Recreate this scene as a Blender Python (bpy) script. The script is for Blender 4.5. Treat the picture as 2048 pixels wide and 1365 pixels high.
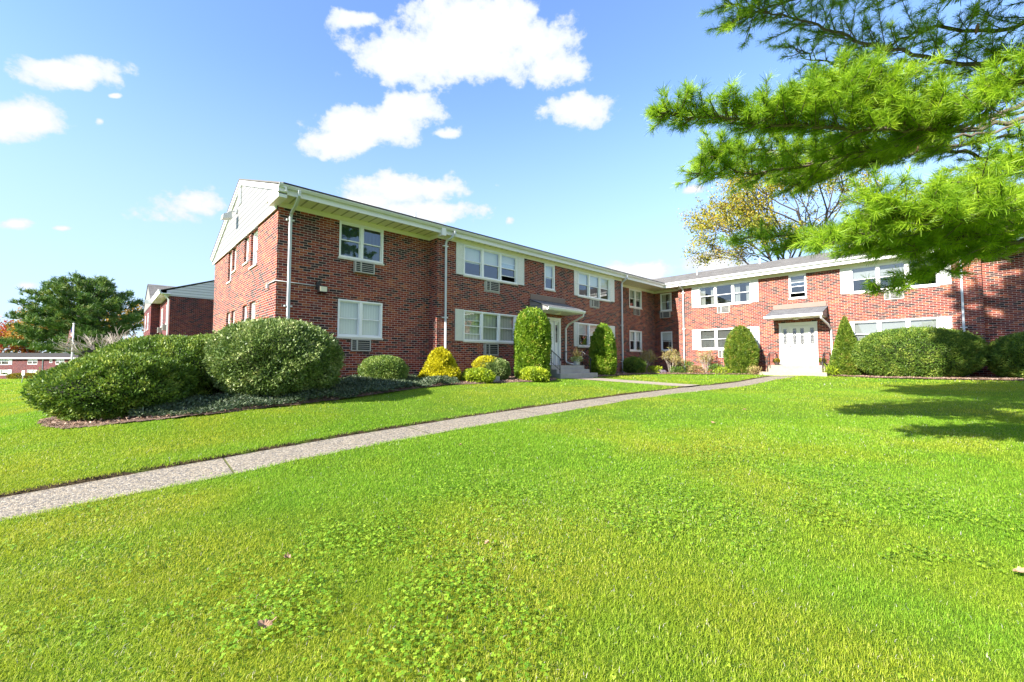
import bpy, bmesh, math, random
import numpy as np
from mathutils import Vector, Matrix
for o in list(bpy.data.objects): bpy.data.objects.remove(o)
SC = bpy.context.scene
COL = SC.collection
rng = np.random.default_rng(7)
R = math.radians
# ------------------------------------------------------------------ camera (eye at the world origin)
F_PX = 862.0; YAW = R(46.5); TILT = math.atan(44.5/F_PX)
cam = bpy.data.cameras.new("camera"); camo = bpy.data.objects.new("camera", cam); COL.objects.link(camo)
cam.sensor_width = 36.0; cam.lens = F_PX/2048*36.0; cam.clip_end = 5000; cam.clip_start = .05
camo.rotation_euler = (math.pi/2 + TILT, 0, YAW)
SC.camera = camo
# ------------------------------------------------------------------ sun, sky, exposure
SUN_D = Vector((.07, 1.0, -.545))
sun = bpy.data.lights.new("sun", 'SUN'); suno = bpy.data.objects.new("sun", sun); COL.objects.link(suno)
sun.energy = 3.5; sun.angle = R(.53); sun.color = (1.0, .93, .82)
suno.rotation_euler = SUN_D.to_track_quat('-Z', 'Y').to_euler(); suno.location = (-8, -40, 30)
SC.view_settings.view_transform = 'Standard'; SC.view_settings.look = 'None'
SC.view_settings.exposure = 2.2; SC.view_settings.gamma = 1.0
SC.cycles.use_denoising = True
SC.cycles.max_bounces = 8; SC.cycles.transparent_max_bounces = 12
SKY_STRENGTH = .083

def fwd(az, el):     # heading measured to the right of the photograph's heading
    return az, el
def ray_azel(px, py):
    x = (px-1024)/F_PX; y = (682.5-py)/F_PX
    f = (math.cos(TILT) - y*math.sin(TILT)); u = math.sin(TILT) + y*math.cos(TILT)
    return math.atan2(x, f), math.atan2(u, math.hypot(x, f))
class NT:
    def __init__(s, tree): s.t = tree; s.n = tree.nodes; s.l = tree.links
    def add(s, typ, **kw):
        n = s.n.new(typ)
        for k, v in kw.items(): setattr(n, k, v)
        return n
    def inp(s, node, key, val):
        if isinstance(val, bpy.types.NodeSocket): s.l.new(val, node.inputs[key])
        else: node.inputs[key].default_value = val
    def math(s, op, a, b=None, c=None, clamp=False):
        n = s.add('ShaderNodeMath', operation=op); n.use_clamp = clamp
        s.inp(n, 0, a)
        if b is not None: s.inp(n, 1, b)
        if c is not None: s.inp(n, 2, c)
        return n.outputs[0]
    def vmath(s, op, a, b=None):
        n = s.add('ShaderNodeVectorMath', operation=op); s.inp(n, 0, a)
        if b is not None: s.inp(n, 1, b)
        return n.outputs['Value'] if op in ('LENGTH', 'DOT_PRODUCT') else n.outputs[0]
    def mix(s, fac, a, b, typ='MIX'):
        n = s.add('ShaderNodeMix', data_type='RGBA', blend_type=typ); s.inp(n, 0, fac); s.inp(n, 6, a); s.inp(n, 7, b)
        return n.outputs[2]
    def noise(s, vec, scale, detail=3.0, rough=.5):
        n = s.add('ShaderNodeTexNoise'); s.inp(n, 'Scale', scale); s.inp(n, 'Detail', detail); s.inp(n, 'Roughness', rough)
        if vec is not None: s.inp(n, 'Vector', vec)
        return n.outputs['Fac']
    def ramp(s, fac, stops, interp='LINEAR'):
        n = s.add('ShaderNodeValToRGB'); r = n.color_ramp; r.interpolation = interp
        while len(r.elements) < len(stops): r.elements.new(.5)
        for e, (p, c) in zip(r.elements, stops): e.position = p; e.color = (*c, 1)
        s.inp(n, 0, fac); return n.outputs[0]
    def map(s, v, a, b, c, d, smooth=False):
        n = s.add('ShaderNodeMapRange', interpolation_type='SMOOTHSTEP' if smooth else 'LINEAR')
        for i, q in enumerate((v, a, b, c, d)): s.inp(n, i, q)
        return n.outputs[0]

world = bpy.data.worlds.new("World"); SC.world = world; world.use_nodes = True
def build_world():
    t = NT(world.node_tree); t.n.clear()
    out = t.add('ShaderNodeOutputWorld'); bg = t.add('ShaderNodeBackground')
    sky = t.add('ShaderNodeTexSky', sky_type='NISHITA'); sky.sun_disc = False
    sky.sun_elevation = R(28.5); sky.sun_rotation = math.pi + .085
    sky.air_density = 1.0; sky.dust_density = .3; sky.ozone_density = 2.0
    tc = t.add('ShaderNodeTexCoord'); d = tc.outputs['Generated']
    rot = t.add('ShaderNodeVectorRotate', rotation_type='Z_AXIS'); t.inp(rot, 'Vector', d); t.inp(rot, 'Angle', -YAW)
    sp = t.add('ShaderNodeSeparateXYZ'); t.inp(sp, 0, rot.outputs[0])
    az = t.math('ARCTAN2', sp.outputs[0], sp.outputs[1]); el = t.math('ARCSINE', sp.outputs[2])
    cb = t.add('ShaderNodeCombineXYZ'); t.inp(cb, 0, az); t.inp(cb, 1, el); ae = cb.outputs[0]
    # cumulus: lens shaped cores broken up by noise, each with its own heading and height
    C = [(930,95,200,80),(1065,95,120,80),(820,110,95,60),(985,45,120,50),(1105,135,80,50),(1085,165,55,28),(715,38,48,20),
         (740,255,120,42),(670,285,65,32),(810,222,72,36),(890,268,55,18),(1160,215,78,36),(150,148,98,32),(50,235,95,42),
         (380,412,92,34),(830,378,125,34),(850,425,118,30),(735,410,60,24),(1275,545,75,24),(1435,530,75,26),(30,448,42,15),(55,572,40,12),
         (126,457,34,9),(230,192,18,7),(1018,442,16,12),(1385,380,36,12),(200,243,18,14),(1900,760,10,10)]
    acc = None
    def ray_dir(px, py):
        x = (px-1024)/F_PX; y = (682.5-py)/F_PX; c, k = math.cos(TILT), math.sin(TILT); f = c-y*k; u = k+y*c
        return Vector((-math.sin(YAW)*f+math.cos(YAW)*x, math.cos(YAW)*f+math.sin(YAW)*x, u)).normalized()
    for (px, py, w, h) in C:
        c = ray_dir(px, py); a = (ray_dir(px+w, py)-ray_dir(px-w, py))/2; b_ = (ray_dir(px, py-h)-ray_dir(px, py+h))/2
        det = a.dot(a)*b_.dot(b_)-a.dot(b_)**2; ga = (a*b_.dot(b_)-b_*a.dot(b_))/det; gb = (b_*a.dot(a)-a*a.dot(b_))/det
        v = t.vmath('SUBTRACT', d, tuple(c)); cbn = t.add('ShaderNodeCombineXYZ')
        t.inp(cbn, 0, t.vmath('DOT_PRODUCT', v, tuple(ga))); t.inp(cbn, 1, t.vmath('DOT_PRODUCT', v, tuple(gb))); t.inp(cbn, 2, t.vmath('DOT_PRODUCT', v, tuple(c*2)))
        k = t.math('SUBTRACT', 1.0, t.vmath('LENGTH', cbn.outputs[0]))
        if w < 60 and py > 90 and px not in (670,820,895,30): k = t.math('SUBTRACT', k, .42)
        acc = k if acc is None else t.math('SMOOTH_MAX', acc, k, .35)
    for (a0, e0, w, h) in ((1.35,.64,.42,.26),(1.95,.68,.55,.30),(2.6,.60,.45,.28),(1.3,1.02,.45,.18),(2.1,1.1,.7,.22),(-1.9,.4,.4,.15),(-2.6,.3,.5,.12),(3.05,.5,.3,.15)):  # clouds outside the view; those on the right added to brighten the shaded wall
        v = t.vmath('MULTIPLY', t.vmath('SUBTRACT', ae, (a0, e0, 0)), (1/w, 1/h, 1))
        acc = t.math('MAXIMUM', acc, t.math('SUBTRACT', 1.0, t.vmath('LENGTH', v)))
    st = t.vmath('MULTIPLY', d, (1, 1, 1.6))
    n1 = t.noise(st, 7.0, 12.0, .66); n2 = t.noise(st, 3.5, 4.0, .5)
    n3 = t.noise(t.vmath('MULTIPLY', d, (1, 1, 1.3)), 21.0, 10.0, .6)
    f = t.math('ADD', t.math('MULTIPLY', acc, .95), t.math('MULTIPLY', t.math('SUBTRACT', n1, .5), 1.9))
    f = t.math('ADD', f, t.math('MULTIPLY', t.math('SUBTRACT', n3, .5), 1.7))
    f = t.math('ADD', f, t.math('MULTIPLY', t.math('SUBTRACT', n2, .5), .5))
    m = t.map(f, -.12, .26, 0, 1, True)
    body = t.map(f, .15, .75, 0, 1, True)
    tint = t.mix(1.0, sky.outputs[0], (.86, .94, 1.12, 1), 'MULTIPLY')
    hz = t.map(el, .0, .60, 1, 0, True)
    tint = t.mix(t.math('MULTIPLY', hz, .8), tint, (1.72, 2.20, 2.90, 1))
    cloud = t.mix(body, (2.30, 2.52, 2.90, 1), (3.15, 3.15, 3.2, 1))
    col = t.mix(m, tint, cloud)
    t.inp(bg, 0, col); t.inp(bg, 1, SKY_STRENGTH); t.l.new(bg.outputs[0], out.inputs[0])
build_world()

# ------------------------------------------------------------------ object helpers
def link(name, me, parent=None, loc=None):
    o = bpy.data.objects.new(name, me); COL.objects.link(o)
    if parent is not None: o.parent = parent
    if loc is not None: o.location = loc
    return o
def tag(o, label=None, cat=None, group=None, kind=None):
    if label: o['label'] = label
    if cat: o['category'] = cat
    if group: o['group'] = group
    if kind: o['kind'] = kind
    return o
def empty(name, loc, label, cat, group=None):
    o = bpy.data.objects.new(name, None); COL.objects.link(o); o.location = loc; o.empty_display_size = .3
    return tag(o, label, cat, group)
def np_mesh(name, V, loops, starts, totals, mats, attrs=None, smooth=False, midx=None):
    me = bpy.data.meshes.new(name)
    V = np.asarray(V, np.float32); me.vertices.add(len(V)); me.vertices.foreach_set('co', V.ravel())
    me.loops.add(len(loops)); me.loops.foreach_set('vertex_index', np.asarray(loops, np.int32))
    me.polygons.add(len(starts)); me.polygons.foreach_set('loop_start', np.asarray(starts, np.int32))
    try: me.polygons.foreach_set('loop_total', np.asarray(totals, np.int32))
    except Exception: pass
    if midx is not None: me.polygons.foreach_set('material_index', np.asarray(midx, np.int32))
    me.polygons.foreach_set('use_smooth', np.full(len(starts), smooth))
    for m in (mats if isinstance(mats, (list, tuple)) else [mats]): me.materials.append(m)
    for k, a in (attrs or {}).items():
        at = me.attributes.new(k, 'FLOAT', 'POINT'); at.data.foreach_set('value', np.asarray(a, np.float32))
    me.update(calc_edges=True)
    return me
def quads_mesh(name, V, mats, attrs=None, midx=None, smooth=False):      # V (N,4,3)
    n = len(V); return np_mesh(name, V.reshape(-1, 3), np.arange(n*4), np.arange(n)*4, np.full(n, 4), mats, attrs, smooth, midx)
class MB:
    """Collects boxes, bars and tubes into one mesh; frame (o, eu, ew, ez) maps local (u, w, z)."""
    def __init__(s, frame=None): s.v = []; s.f = []; s.uv = {}; s.fr = frame; s.sm = []
    def P(s, u, w, z):
        if s.fr is None: return (u, w, z)
        o, eu, ew = s.fr; return (o[0]+eu[0]*u+ew[0]*w, o[1]+eu[1]*u+ew[1]*w, o[2]+z)
    def face(s, pts, uvs=None, raw=False, smooth=False):
        i = len(s.v); s.v += [tuple(p) if raw else s.P(*p) for p in pts]
        if uvs: s.uv[len(s.f)] = uvs
        s.f.append(list(range(i, i+len(pts)))); s.sm.append(smooth)
    def box(s, u0, u1, w0, w1, z0, z1):
        if u0 > u1: u0, u1 = u1, u0
        if w0 > w1: w0, w1 = w1, w0
        if z0 > z1: z0, z1 = z1, z0
        c = [(u, w, z) for z in (z0, z1) for w in (w0, w1) for u in (u0, u1)]
        for q in ((0,2,3,1),(4,5,7,6),(0,1,5,4),(2,6,7,3),(0,4,6,2),(1,3,7,5)): s.face([c[k] for k in q])
    def prism(s, prof, a0, a1, axis='u'):
        """profile points (w, z) swept along u"""
        n = len(prof)
        A = [(a0, w, z) for w, z in prof]; B = [(a1, w, z) for w, z in prof]
        for i in range(n): j = (i+1) % n; s.face([A[i], A[j], B[j], B[i]])
        s.face(A[::-1]); s.face(B)
    def tube(s, pts, rad, n=8, raw=False, cap=True, smooth=True, aspect=None):
        P = [Vector(p if raw else s.P(*p)) for p in pts]; rads = rad if isinstance(rad, (list, tuple)) else [rad]*len(P)
        rings = []; up = None
        for i, p in enumerate(P):
            d = (P[min(i+1, len(P)-1)]-P[max(i-1, 0)])
            d = d.normalized() if d.length > 1e-9 else Vector((0,0,1))
            if up is None: up = Vector((0,0,1)) if abs(d.z) < .9 else Vector((1,0,0))
            a = d.cross(up); a = a.normalized() if a.length > 1e-6 else d.orthogonal().normalized()
            b = a.cross(d).normalized(); up = b
            i0 = len(s.v)
            for k in range(n):
                t = 2*math.pi*(k+.5)/n; s.v.append(tuple(p+a*math.cos(t)*rads[i]+b*math.sin(t)*rads[i]))
            rings.append(i0)
        for r0, r1 in zip(rings, rings[1:]):
            for k in range(n):
                s.f.append([r0+k, r0+(k+1) % n, r1+(k+1) % n, r1+k]); s.sm.append(smooth)
        if cap:
            s.f.append([rings[0]+k for k in range(n)][::-1]); s.sm.append(False); s.f.append([rings[-1]+k for k in range(n)]); s.sm.append(False)
    def build(s, name, mat, parent=None, loc=(0,0,0), bevel=0):
        off = Vector(loc)
        if parent is not None:
            p = parent
            while p is not None: off = off+p.location; p = p.parent
        me = bpy.data.meshes.new(name)
        me.from_pydata([tuple(Vector(v)-off) for v in s.v], [], s.f)
        for m in (mat if isinstance(mat, (list, tuple)) else [mat]): me.materials.append(m)
        me.polygons.foreach_set('use_smooth', s.sm)
        if s.uv:
            uvl = me.uv_layers.new(name='UVMap')
            for fi, uvs in s.uv.items():
                for k, li in enumerate(me.polygons[fi].loop_indices): uvl.data[li].uv = uvs[k]
        me.update()
        o = link(name, me, parent, loc)
        if bevel:
            b = o.modifiers.new('edge', 'BEVEL'); b.width = bevel; b.segments = 2; b.limit_method = 'ANGLE'
        return o
def np_obj(name, me, parent=None):
    return link(name, me, parent)

# ------------------------------------------------------------------ materials
MATS = {}
def new_mat(name):
    m = bpy.data.materials.new(name); m.use_nodes = True; t = NT(m.node_tree); t.n.clear(); MATS[name] = m
    out = t.add('ShaderNodeOutputMaterial'); b = t.add('ShaderNodeBsdfPrincipled'); t.l.new(b.outputs[0], out.inputs[0])
    return m, t, b, out
def bump(t, b, h, strength, dist=.01):
    n = t.add('ShaderNodeBump'); t.inp(n, 'Strength', strength); t.inp(n, 'Distance', dist); t.inp(n, 'Height', h)
    t.l.new(n.outputs[0], b.inputs['Normal'])
def simple(name, col, rough=.5, var=.06, nscale=6, metal=0, bstr=0, spec=.5):
    m, t, b, out = new_mat(name)
    tc = t.add('ShaderNodeTexCoord'); n = t.noise(tc.outputs['Object'], nscale, 5, .6); n2 = t.noise(tc.outputs['Object'], nscale*.13, 3, .5)
    k = t.math('ADD', t.math('MULTIPLY', t.math('SUBTRACT', n, .5), var*2), t.math('ADD', 1.0, t.math('MULTIPLY', t.math('SUBTRACT', n2, .5), var*2)))
    t.inp(b, 'Base Color', t.mix(1.0, (*col, 1), k, 'MULTIPLY')); t.inp(b, 'Roughness', rough); t.inp(b, 'Metallic', metal)
    t.inp(b, 'Specular IOR Level', spec)
    if bstr: bump(t, b, n, bstr)
    return m
def brick_mat():
    m, t, b, out = new_mat('brick')
    uv = t.add('ShaderNodeUVMap'); uv.uv_map = 'UVMap'
    nz = t.add('ShaderNodeTexNoise'); t.inp(nz, 'Scale', 9.0); t.inp(nz, 'Vector', uv.outputs[0])
    dist = t.vmath('MULTIPLY', t.vmath('SUBTRACT', nz.outputs['Color'], (.5, .5, .5)), (.012, .006, 0))
    vec = t.vmath('ADD', uv.outputs[0], dist)
    br = t.add('ShaderNodeTexBrick'); br.offset = .5; br.squash = 1
    t.inp(br, 'Vector', vec); t.inp(br, 'Color1', (0, 0, 0, 1)); t.inp(br, 'Color2', (1, 1, 1, 1)); t.inp(br, 'Mortar', (0, 0, 0, 1))
    t.inp(br, 'Scale', 1.0); t.inp(br, 'Mortar Size', .0058); t.inp(br, 'Mortar Smooth', .15); t.inp(br, 'Bias', 0.0)
    t.inp(br, 'Brick Width', .236); t.inp(br, 'Row Height', .0785)
    big = t.noise(uv.outputs[0], .55, 3, .6)
    fac = t.math('ADD', br.outputs['Color'], t.math('MULTIPLY', t.math('SUBTRACT', big, .5), .9))
    bc = t.ramp(fac, [(0, (0.025, 0.017, 0.020)), (.13, (0.045, 0.021, 0.022)), (.22, (0.106, 0.023, 0.022)), (.45, (0.168, 0.029, 0.022)), (.68, (0.213, 0.038, 0.024)), (.85, (0.269, 0.063, 0.028)), (1, (0.302, 0.095, 0.045))])
    fine = t.noise(uv.outputs[0], 60, 5, .65)
    bc = t.mix(.55, bc, t.mix(1.0, bc, t.ramp(fine, [(.25, (.45, .45, .45)), (.75, (1.5, 1.45, 1.4))]), 'MULTIPLY'))
    chalk = t.math('MULTIPLY', t.map(t.noise(uv.outputs[0], 1.7, 6, .7), .60, .78, 0, 1, True), .22)
    bc = t.mix(chalk, bc, (.42, .34, .31, 1))
    stain = t.noise(t.vmath('MULTIPLY', uv.outputs[0], (1.0, .35, 1)), .8, 6, .65)
    bc = t.mix(1.0, bc, t.ramp(stain, [(.25, (.72, .70, .72)), (.55, (1, 1, 1)), (.8, (1.22, 1.2, 1.15))]), 'MULTIPLY')
    mort = t.mix(t.noise(uv.outputs[0], 3.0, 4, .6), (.40, .31, .26, 1), (.62, .51, .44, 1))
    t.inp(b, 'Base Color', t.mix(br.outputs['Fac'], bc, mort)); t.inp(b, 'Roughness', .85); t.inp(b, 'Specular IOR Level', .25)
    h = t.math('SUBTRACT', t.math('MULTIPLY', fine, .25), br.outputs['Fac']); bump(t, b, h, .7, .008)
    return m
def siding_mat(name, col, pitch=.2, axis=2):
    m, t, b, out = new_mat(name)
    tc = t.add('ShaderNodeTexCoord'); sp = t.add('ShaderNodeSeparateXYZ'); t.inp(sp, 0, tc.outputs['Object'])
    f = t.math('FRACT', t.math('DIVIDE', sp.outputs[axis], pitch))
    line = t.math('LESS_THAN', f, .18)
    n = t.noise(tc.outputs['Object'], 1.3, 4, .6)
    c = t.mix(t.math('MULTIPLY', n, .25), (*col, 1), (col[0]*.8, col[1]*.8, col[2]*.78, 1))
    t.inp(b, 'Base Color', t.mix(t.math('MULTIPLY', line, .6), c, (col[0]*.12, col[1]*.12, col[2]*.12, 1))); t.inp(b, 'Roughness', .5)
    bump(t, b, f, .8, .012)
    return m
def shingle_mat(name, c0, c1):
    m, t, b, out = new_mat(name)
    uv = t.add('ShaderNodeUVMap'); uv.uv_map = 'UVMap'
    br = t.add('ShaderNodeTexBrick'); br.offset = .37; br.offset_frequency = 2
    t.inp(br, 'Vector', uv.outputs[0]); t.inp(br, 'Color1', (0, 0, 0, 1)); t.inp(br, 'Color2', (1, 1, 1, 1)); t.inp(br, 'Mortar', (0, 0, 0, 1)); t.inp(br, 'Scale', 1)
    t.inp(br, 'Mortar Size', .006); t.inp(br, 'Brick Width', .30); t.inp(br, 'Row Height', .14)
    n = t.noise(uv.outputs[0], 40, 5, .7); n2 = t.noise(uv.outputs[0], .6, 4, .6)
    f = t.math('ADD', t.math('MULTIPLY', br.outputs['Color'], .5), t.math('ADD', t.math('MULTIPLY', n, .35), t.math('MULTIPLY', n2, .3)))
    c = t.mix(f, (*c0, 1), (*c1, 1))
    t.inp(b, 'Base Color', t.mix(t.math('MULTIPLY', br.outputs['Fac'], .7), c, (c0[0]*.4, c0[1]*.4, c0[2]*.4, 1))); t.inp(b, 'Roughness', .95); t.inp(b, 'Specular IOR Level', .2)
    bump(t, b, t.math('SUBTRACT', n, br.outputs['Fac']), .5, .01)
    return m
def glass_mat(name, tint=(.85, .9, .9), ior=2.1):
    m, t, b, out = new_mat(name); t.n.remove(b)
    tr = t.add('ShaderNodeBsdfTransparent'); t.inp(tr, 0, (*tint, 1))
    gl = t.add('ShaderNodeBsdfGlossy'); t.inp(gl, 'Color', (.95, .97, 1, 1)); t.inp(gl, 'Roughness', .015)
    tc = t.add('ShaderNodeTexCoord'); n = t.noise(tc.outputs['Object'], 1.7, 2, .5)
    bp = t.add('ShaderNodeBump'); t.inp(bp, 'Strength', .05); t.inp(bp, 'Distance', .06); t.inp(bp, 'Height', n); t.l.new(bp.outputs[0], gl.inputs['Normal'])
    ge = t.add('ShaderNodeNewGeometry'); dt = t.math('ABSOLUTE', t.vmath('DOT_PRODUCT', ge.outputs['Normal'], ge.outputs['Incoming']))
    f0 = ((ior-1)/(ior+1))**2
    fr = t.math('ADD', f0, t.math('MULTIPLY', t.math('POWER', t.math('SUBTRACT', 1.0, dt), 4.0), 1-f0))
    mx = t.add('ShaderNodeMixShader'); t.l.new(fr, mx.inputs[0]); t.l.new(tr.outputs[0], mx.inputs[1]); t.l.new(gl.outputs[0], mx.inputs[2])
    t.l.new(mx.outputs[0], out.inputs[0])
    return m
def blind_mat(name, col, pitch=.05, axis=2, depth=.25):
    m, t, b, out = new_mat(name)
    tc = t.add('ShaderNodeTexCoord'); sp = t.add('ShaderNodeSeparateXYZ'); t.inp(sp, 0, tc.outputs['Object'])
    if axis == 2: q = sp.outputs[2]
    else: q = t.math('ADD', sp.outputs[0], sp.outputs[1])
    q = t.math('ADD', q, t.math('MULTIPLY', t.noise(tc.outputs['Object'], 2.0, 2), .03))
    f = t.math('FRACT', t.math('DIVIDE', q, pitch))
    f = t.math('ABSOLUTE', t.math('SUBTRACT', f, .5))
    c = t.mix(t.math('MULTIPLY', f, depth*2), (*col, 1), (col[0]*.5, col[1]*.5, col[2]*.5, 1))
    t.inp(b, 'Base Color', c); t.inp(b, 'Roughness', .8); bump(t, b, f, .5, .02)
    return m
def leaf_mat(name, stops, trans=.3, rough=.55, spec=.35, pat=None):
    """colour per leaf from the point attribute rnd"""
    m, t, b, out = new_mat(name)
    at = t.add('ShaderNodeAttribute'); at.attribute_name = 'rnd'
    c = t.ramp(at.outputs['Fac'], stops)
    if pat:
        a2 = t.add('ShaderNodeAttribute'); a2.attribute_name = 'pat'
        c = t.mix(a2.outputs['Fac'], c, t.ramp(at.outputs['Fac'], pat))
    t.inp(b, 'Base Color', c); t.inp(b, 'Roughness', rough); t.inp(b, 'Specular IOR Level', spec)
    tl = t.add('ShaderNodeBsdfTranslucent'); t.inp(tl, 'Color', t.mix(.35, c, t.mix(1.0, c, (1.5, 1.5, .5, 1), 'MULTIPLY')))
    mx = t.add('ShaderNodeMixShader'); t.inp(mx, 0, trans); t.l.new(b.outputs[0], mx.inputs[1]); t.l.new(tl.outputs[0], mx.inputs[2]); t.l.new(mx.outputs[0], out.inputs[0])
    return m
def bark_mat(name, c0, c1, scale=12):
    m, t, b, out = new_mat(name)
    tc = t.add('ShaderNodeTexCoord'); v = t.vmath('MULTIPLY', tc.outputs['Object'], (1, 1, .25)); n = t.noise(v, scale, 6, .7)
    t.inp(b, 'Base Color', t.mix(n, (*c0, 1), (*c1, 1))); t.inp(b, 'Roughness', .9); bump(t, b, n, .8, .02)
    return m
M_brick = brick_mat()
M_white = simple('white_paint', (.70, .71, .72), .45, .05, 3)
M_frame = simple('white_vinyl', (.80, .81, .82), .35, .03, 4)
M_shut = siding_mat('shutter_paint', (.78, .80, .83), .045)
M_sid = siding_mat('white_siding', (.25, .248, .24), .2)
M_sid2 = siding_mat('grey_siding', (.54, .53, .62), .2)
M_soffit = siding_mat('cream_soffit', (.74, .72, .55), .32, 1)
M_soffx = siding_mat('cream_soffit_boards', (.74, .72, .55), .32, 0)
M_cream = simple('cream_trim', (.74, .72, .58), .5, .06, 3)
M_alum = simple('painted_gutter', (.62, .635, .65), .35, .10, 2.5)
M_pipe = simple('painted_downpipe', (.52, .545, .58), .35, .12, 2.0)
M_sill = simple('stone_sill', (.62, .60, .54), .8, .12, 14, bstr=.2)
M_roof = shingle_mat('grey_shingle', (.075, .072, .068), (.205, .197, .185))
M_roofd = shingle_mat('slate_shingle', (.07, .075, .083), (.19, .195, .205))
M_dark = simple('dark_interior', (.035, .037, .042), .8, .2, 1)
M_board = simple('weathered_board', (.20, .15, .125), .8, .12, 5)
M_glass = glass_mat('window_glass')
M_dglass = glass_mat('screened_glass', (.45, .5, .55), 1.8)
M_blw = blind_mat('white_blind', (.78, .78, .76)); M_blc = blind_mat('cream_blind', (.72, .70, .56), .09, 0, .12)
M_cur = blind_mat('sheer_curtain', (.62, .62, .55), .16, 0, .5); M_curd = blind_mat('dark_curtain', (.025, .055, .06), .13, 0, .8)
M_ac = simple('beige_metal', (.40, .39, .36), .4, .1, 5); M_acd = simple('grille_dark', (.016, .02, .025), .6, .2, 8)
M_iron = simple('black_iron', (.018, .018, .02), .4, .1, 8); M_conc = simple('old_concrete', (.30, .26, .20), .9, .22, 7, bstr=.3)
M_concg = simple('grey_concrete', (.34, .33, .32), .9, .25, 6, bstr=.3)
M_steel = simple('galvanised_metal', (.50, .52, .54), .4, .1, 5, .3)
M_terra = simple('dark_pot', (.05, .035, .03), .6, .1, 6); M_stone = simple('granite_block', (.30, .29, .30), .9, .5, 50, bstr=.4)
M_bark = bark_mat('pine_bark', (.05, .04, .035), (.20, .16, .13)); M_barkl = bark_mat('pale_bark', (.30, .26, .22), (.60, .55, .48))
M_barkd = bark_mat('grey_bark', (.03, .025, .02), (.10, .085, .07))
M_lamp = simple('frosted_lamp', (.7, .66, .5), .3, .05, 5)

# ------------------------------------------------------------------ terrain
fx = [0,2,4,6,8.4,14,30,60,100,200,2000]; fy = [0,.12,.36,.62,.76,.90,1.15,1.7,2.3,3.6,9.0]
gx = [-6,-1,5.6,12,18,24]; gy = [1.17,1.15,.9,.6,.4,.2]
def bdist(x, y):
    def rd(x0, x1, y0, y1):
        return np.hypot(np.maximum(np.maximum(x0-x, x-x1), 0), np.maximum(np.maximum(y0-y, y-y1), 0))
    return np.minimum(rd(-24.5, -13.75, 3.73, 38.), rd(-24.5, 40, 27., 38.))
def ground(x, y):
    x = np.asarray(x, float); y = np.asarray(y, float)
    return -.60-np.interp(bdist(x, y), fx, fy)*np.interp(y, gx, gy)
def gz(x, y): return float(ground(x, y))
def vnoise(x, y, s, seed):
    g = np.random.default_rng(seed).random((64, 64)); x = np.asarray(x)/s; y = np.asarray(y)/s
    ix = np.floor(x).astype(int); iy = np.floor(y).astype(int); tx = x-ix; ty = y-iy
    tx = tx*tx*(3-2*tx); ty = ty*ty*(3-2*ty)
    a = g[ix % 64, iy % 64]; b = g[(ix+1) % 64, iy % 64]; c = g[ix % 64, (iy+1) % 64]; d = g[(ix+1) % 64, (iy+1) % 64]
    return (a*(1-tx)+b*tx)*(1-ty)+(c*(1-tx)+d*tx)*ty
def inpoly(x, y, poly):
    r = np.zeros(np.shape(x), bool); n = len(poly)
    for i in range(n):
        x0, y0 = poly[i]; x1, y1 = poly[(i+1) % n]
        c = ((y0 > y) != (y1 > y)) & (x < (x1-x0)*(y-y0)/((y1-y0) if y1 != y0 else 1e-9)+x0); r ^= c
    return r
PATH_L = [(-7.36,-14),(-7.33,-.8),(-7.36,1.3),(-7.52,3.2),(-7.70,5.8),(-7.70,9.7),(-7.62,11.5),(-7.5,17.1),(-7.25,18.1),(-6.95,23.0),(-6.9,24.9)]
PATH_R = [(-6.28,-14),(-6.28,-.7),(-6.36,1.3),(-6.48,2.8),(-6.66,4.9),(-6.66,11.0),(-6.5,14.0),(-6.05,17.5),(-5.95,21.5),(-5.8,22.8),(-5.6,24.9)]
PATH_POLY = PATH_L+PATH_R[::-1]
BRANCH = [(-11.86,14.6),(-7.45,16.2),(-7.40,17.4),(-11.86,16.1)]
BED1 = [(-13.9,.2),(-13.2,-.45),(-12.6,-.75),(-12.11,-.85),(-11.5,-.72),(-10.88,-.45),(-10.5,.33),(-10.15,1.5),(-10.1,2.77),(-10.33,4.26),(-10.9,6.0),(-11.5,7.8),(-11.49,9.18),(-11.4,10.55),
        (-11.2,12.0),(-11.35,13.2),(-11.86,13.8),(-13.75,13.8),(-13.75,9.1),(-14.3,9.1),(-14.3,3.73),(-20,3.73),(-20,2.6),(-16.8,1.2)]
BED2 = [(-11.86,16.8),(-12.2,19.0),(-12.4,21.0),(-11.9,23.2),(-10.8,24.4),(-9.0,25.0),(-7.3,25.1),(-7.3,27),(-12.75,27),(-12.75,27.5),(-14.7,27.5),(-14.7,21.9),(-13.75,21.9),(-13.75,16.8)]
BED3 = [(-4.5,25.1),(-3.6,24.6),(-2.6,24.0),(-.5,23.9),(1.5,24.1),(4,24.2),(9,24.4),(9,27.5),(.57,27.5),(.57,27),(-4.5,27)]
BEDS = (BED1, BED2, BED3)

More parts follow.
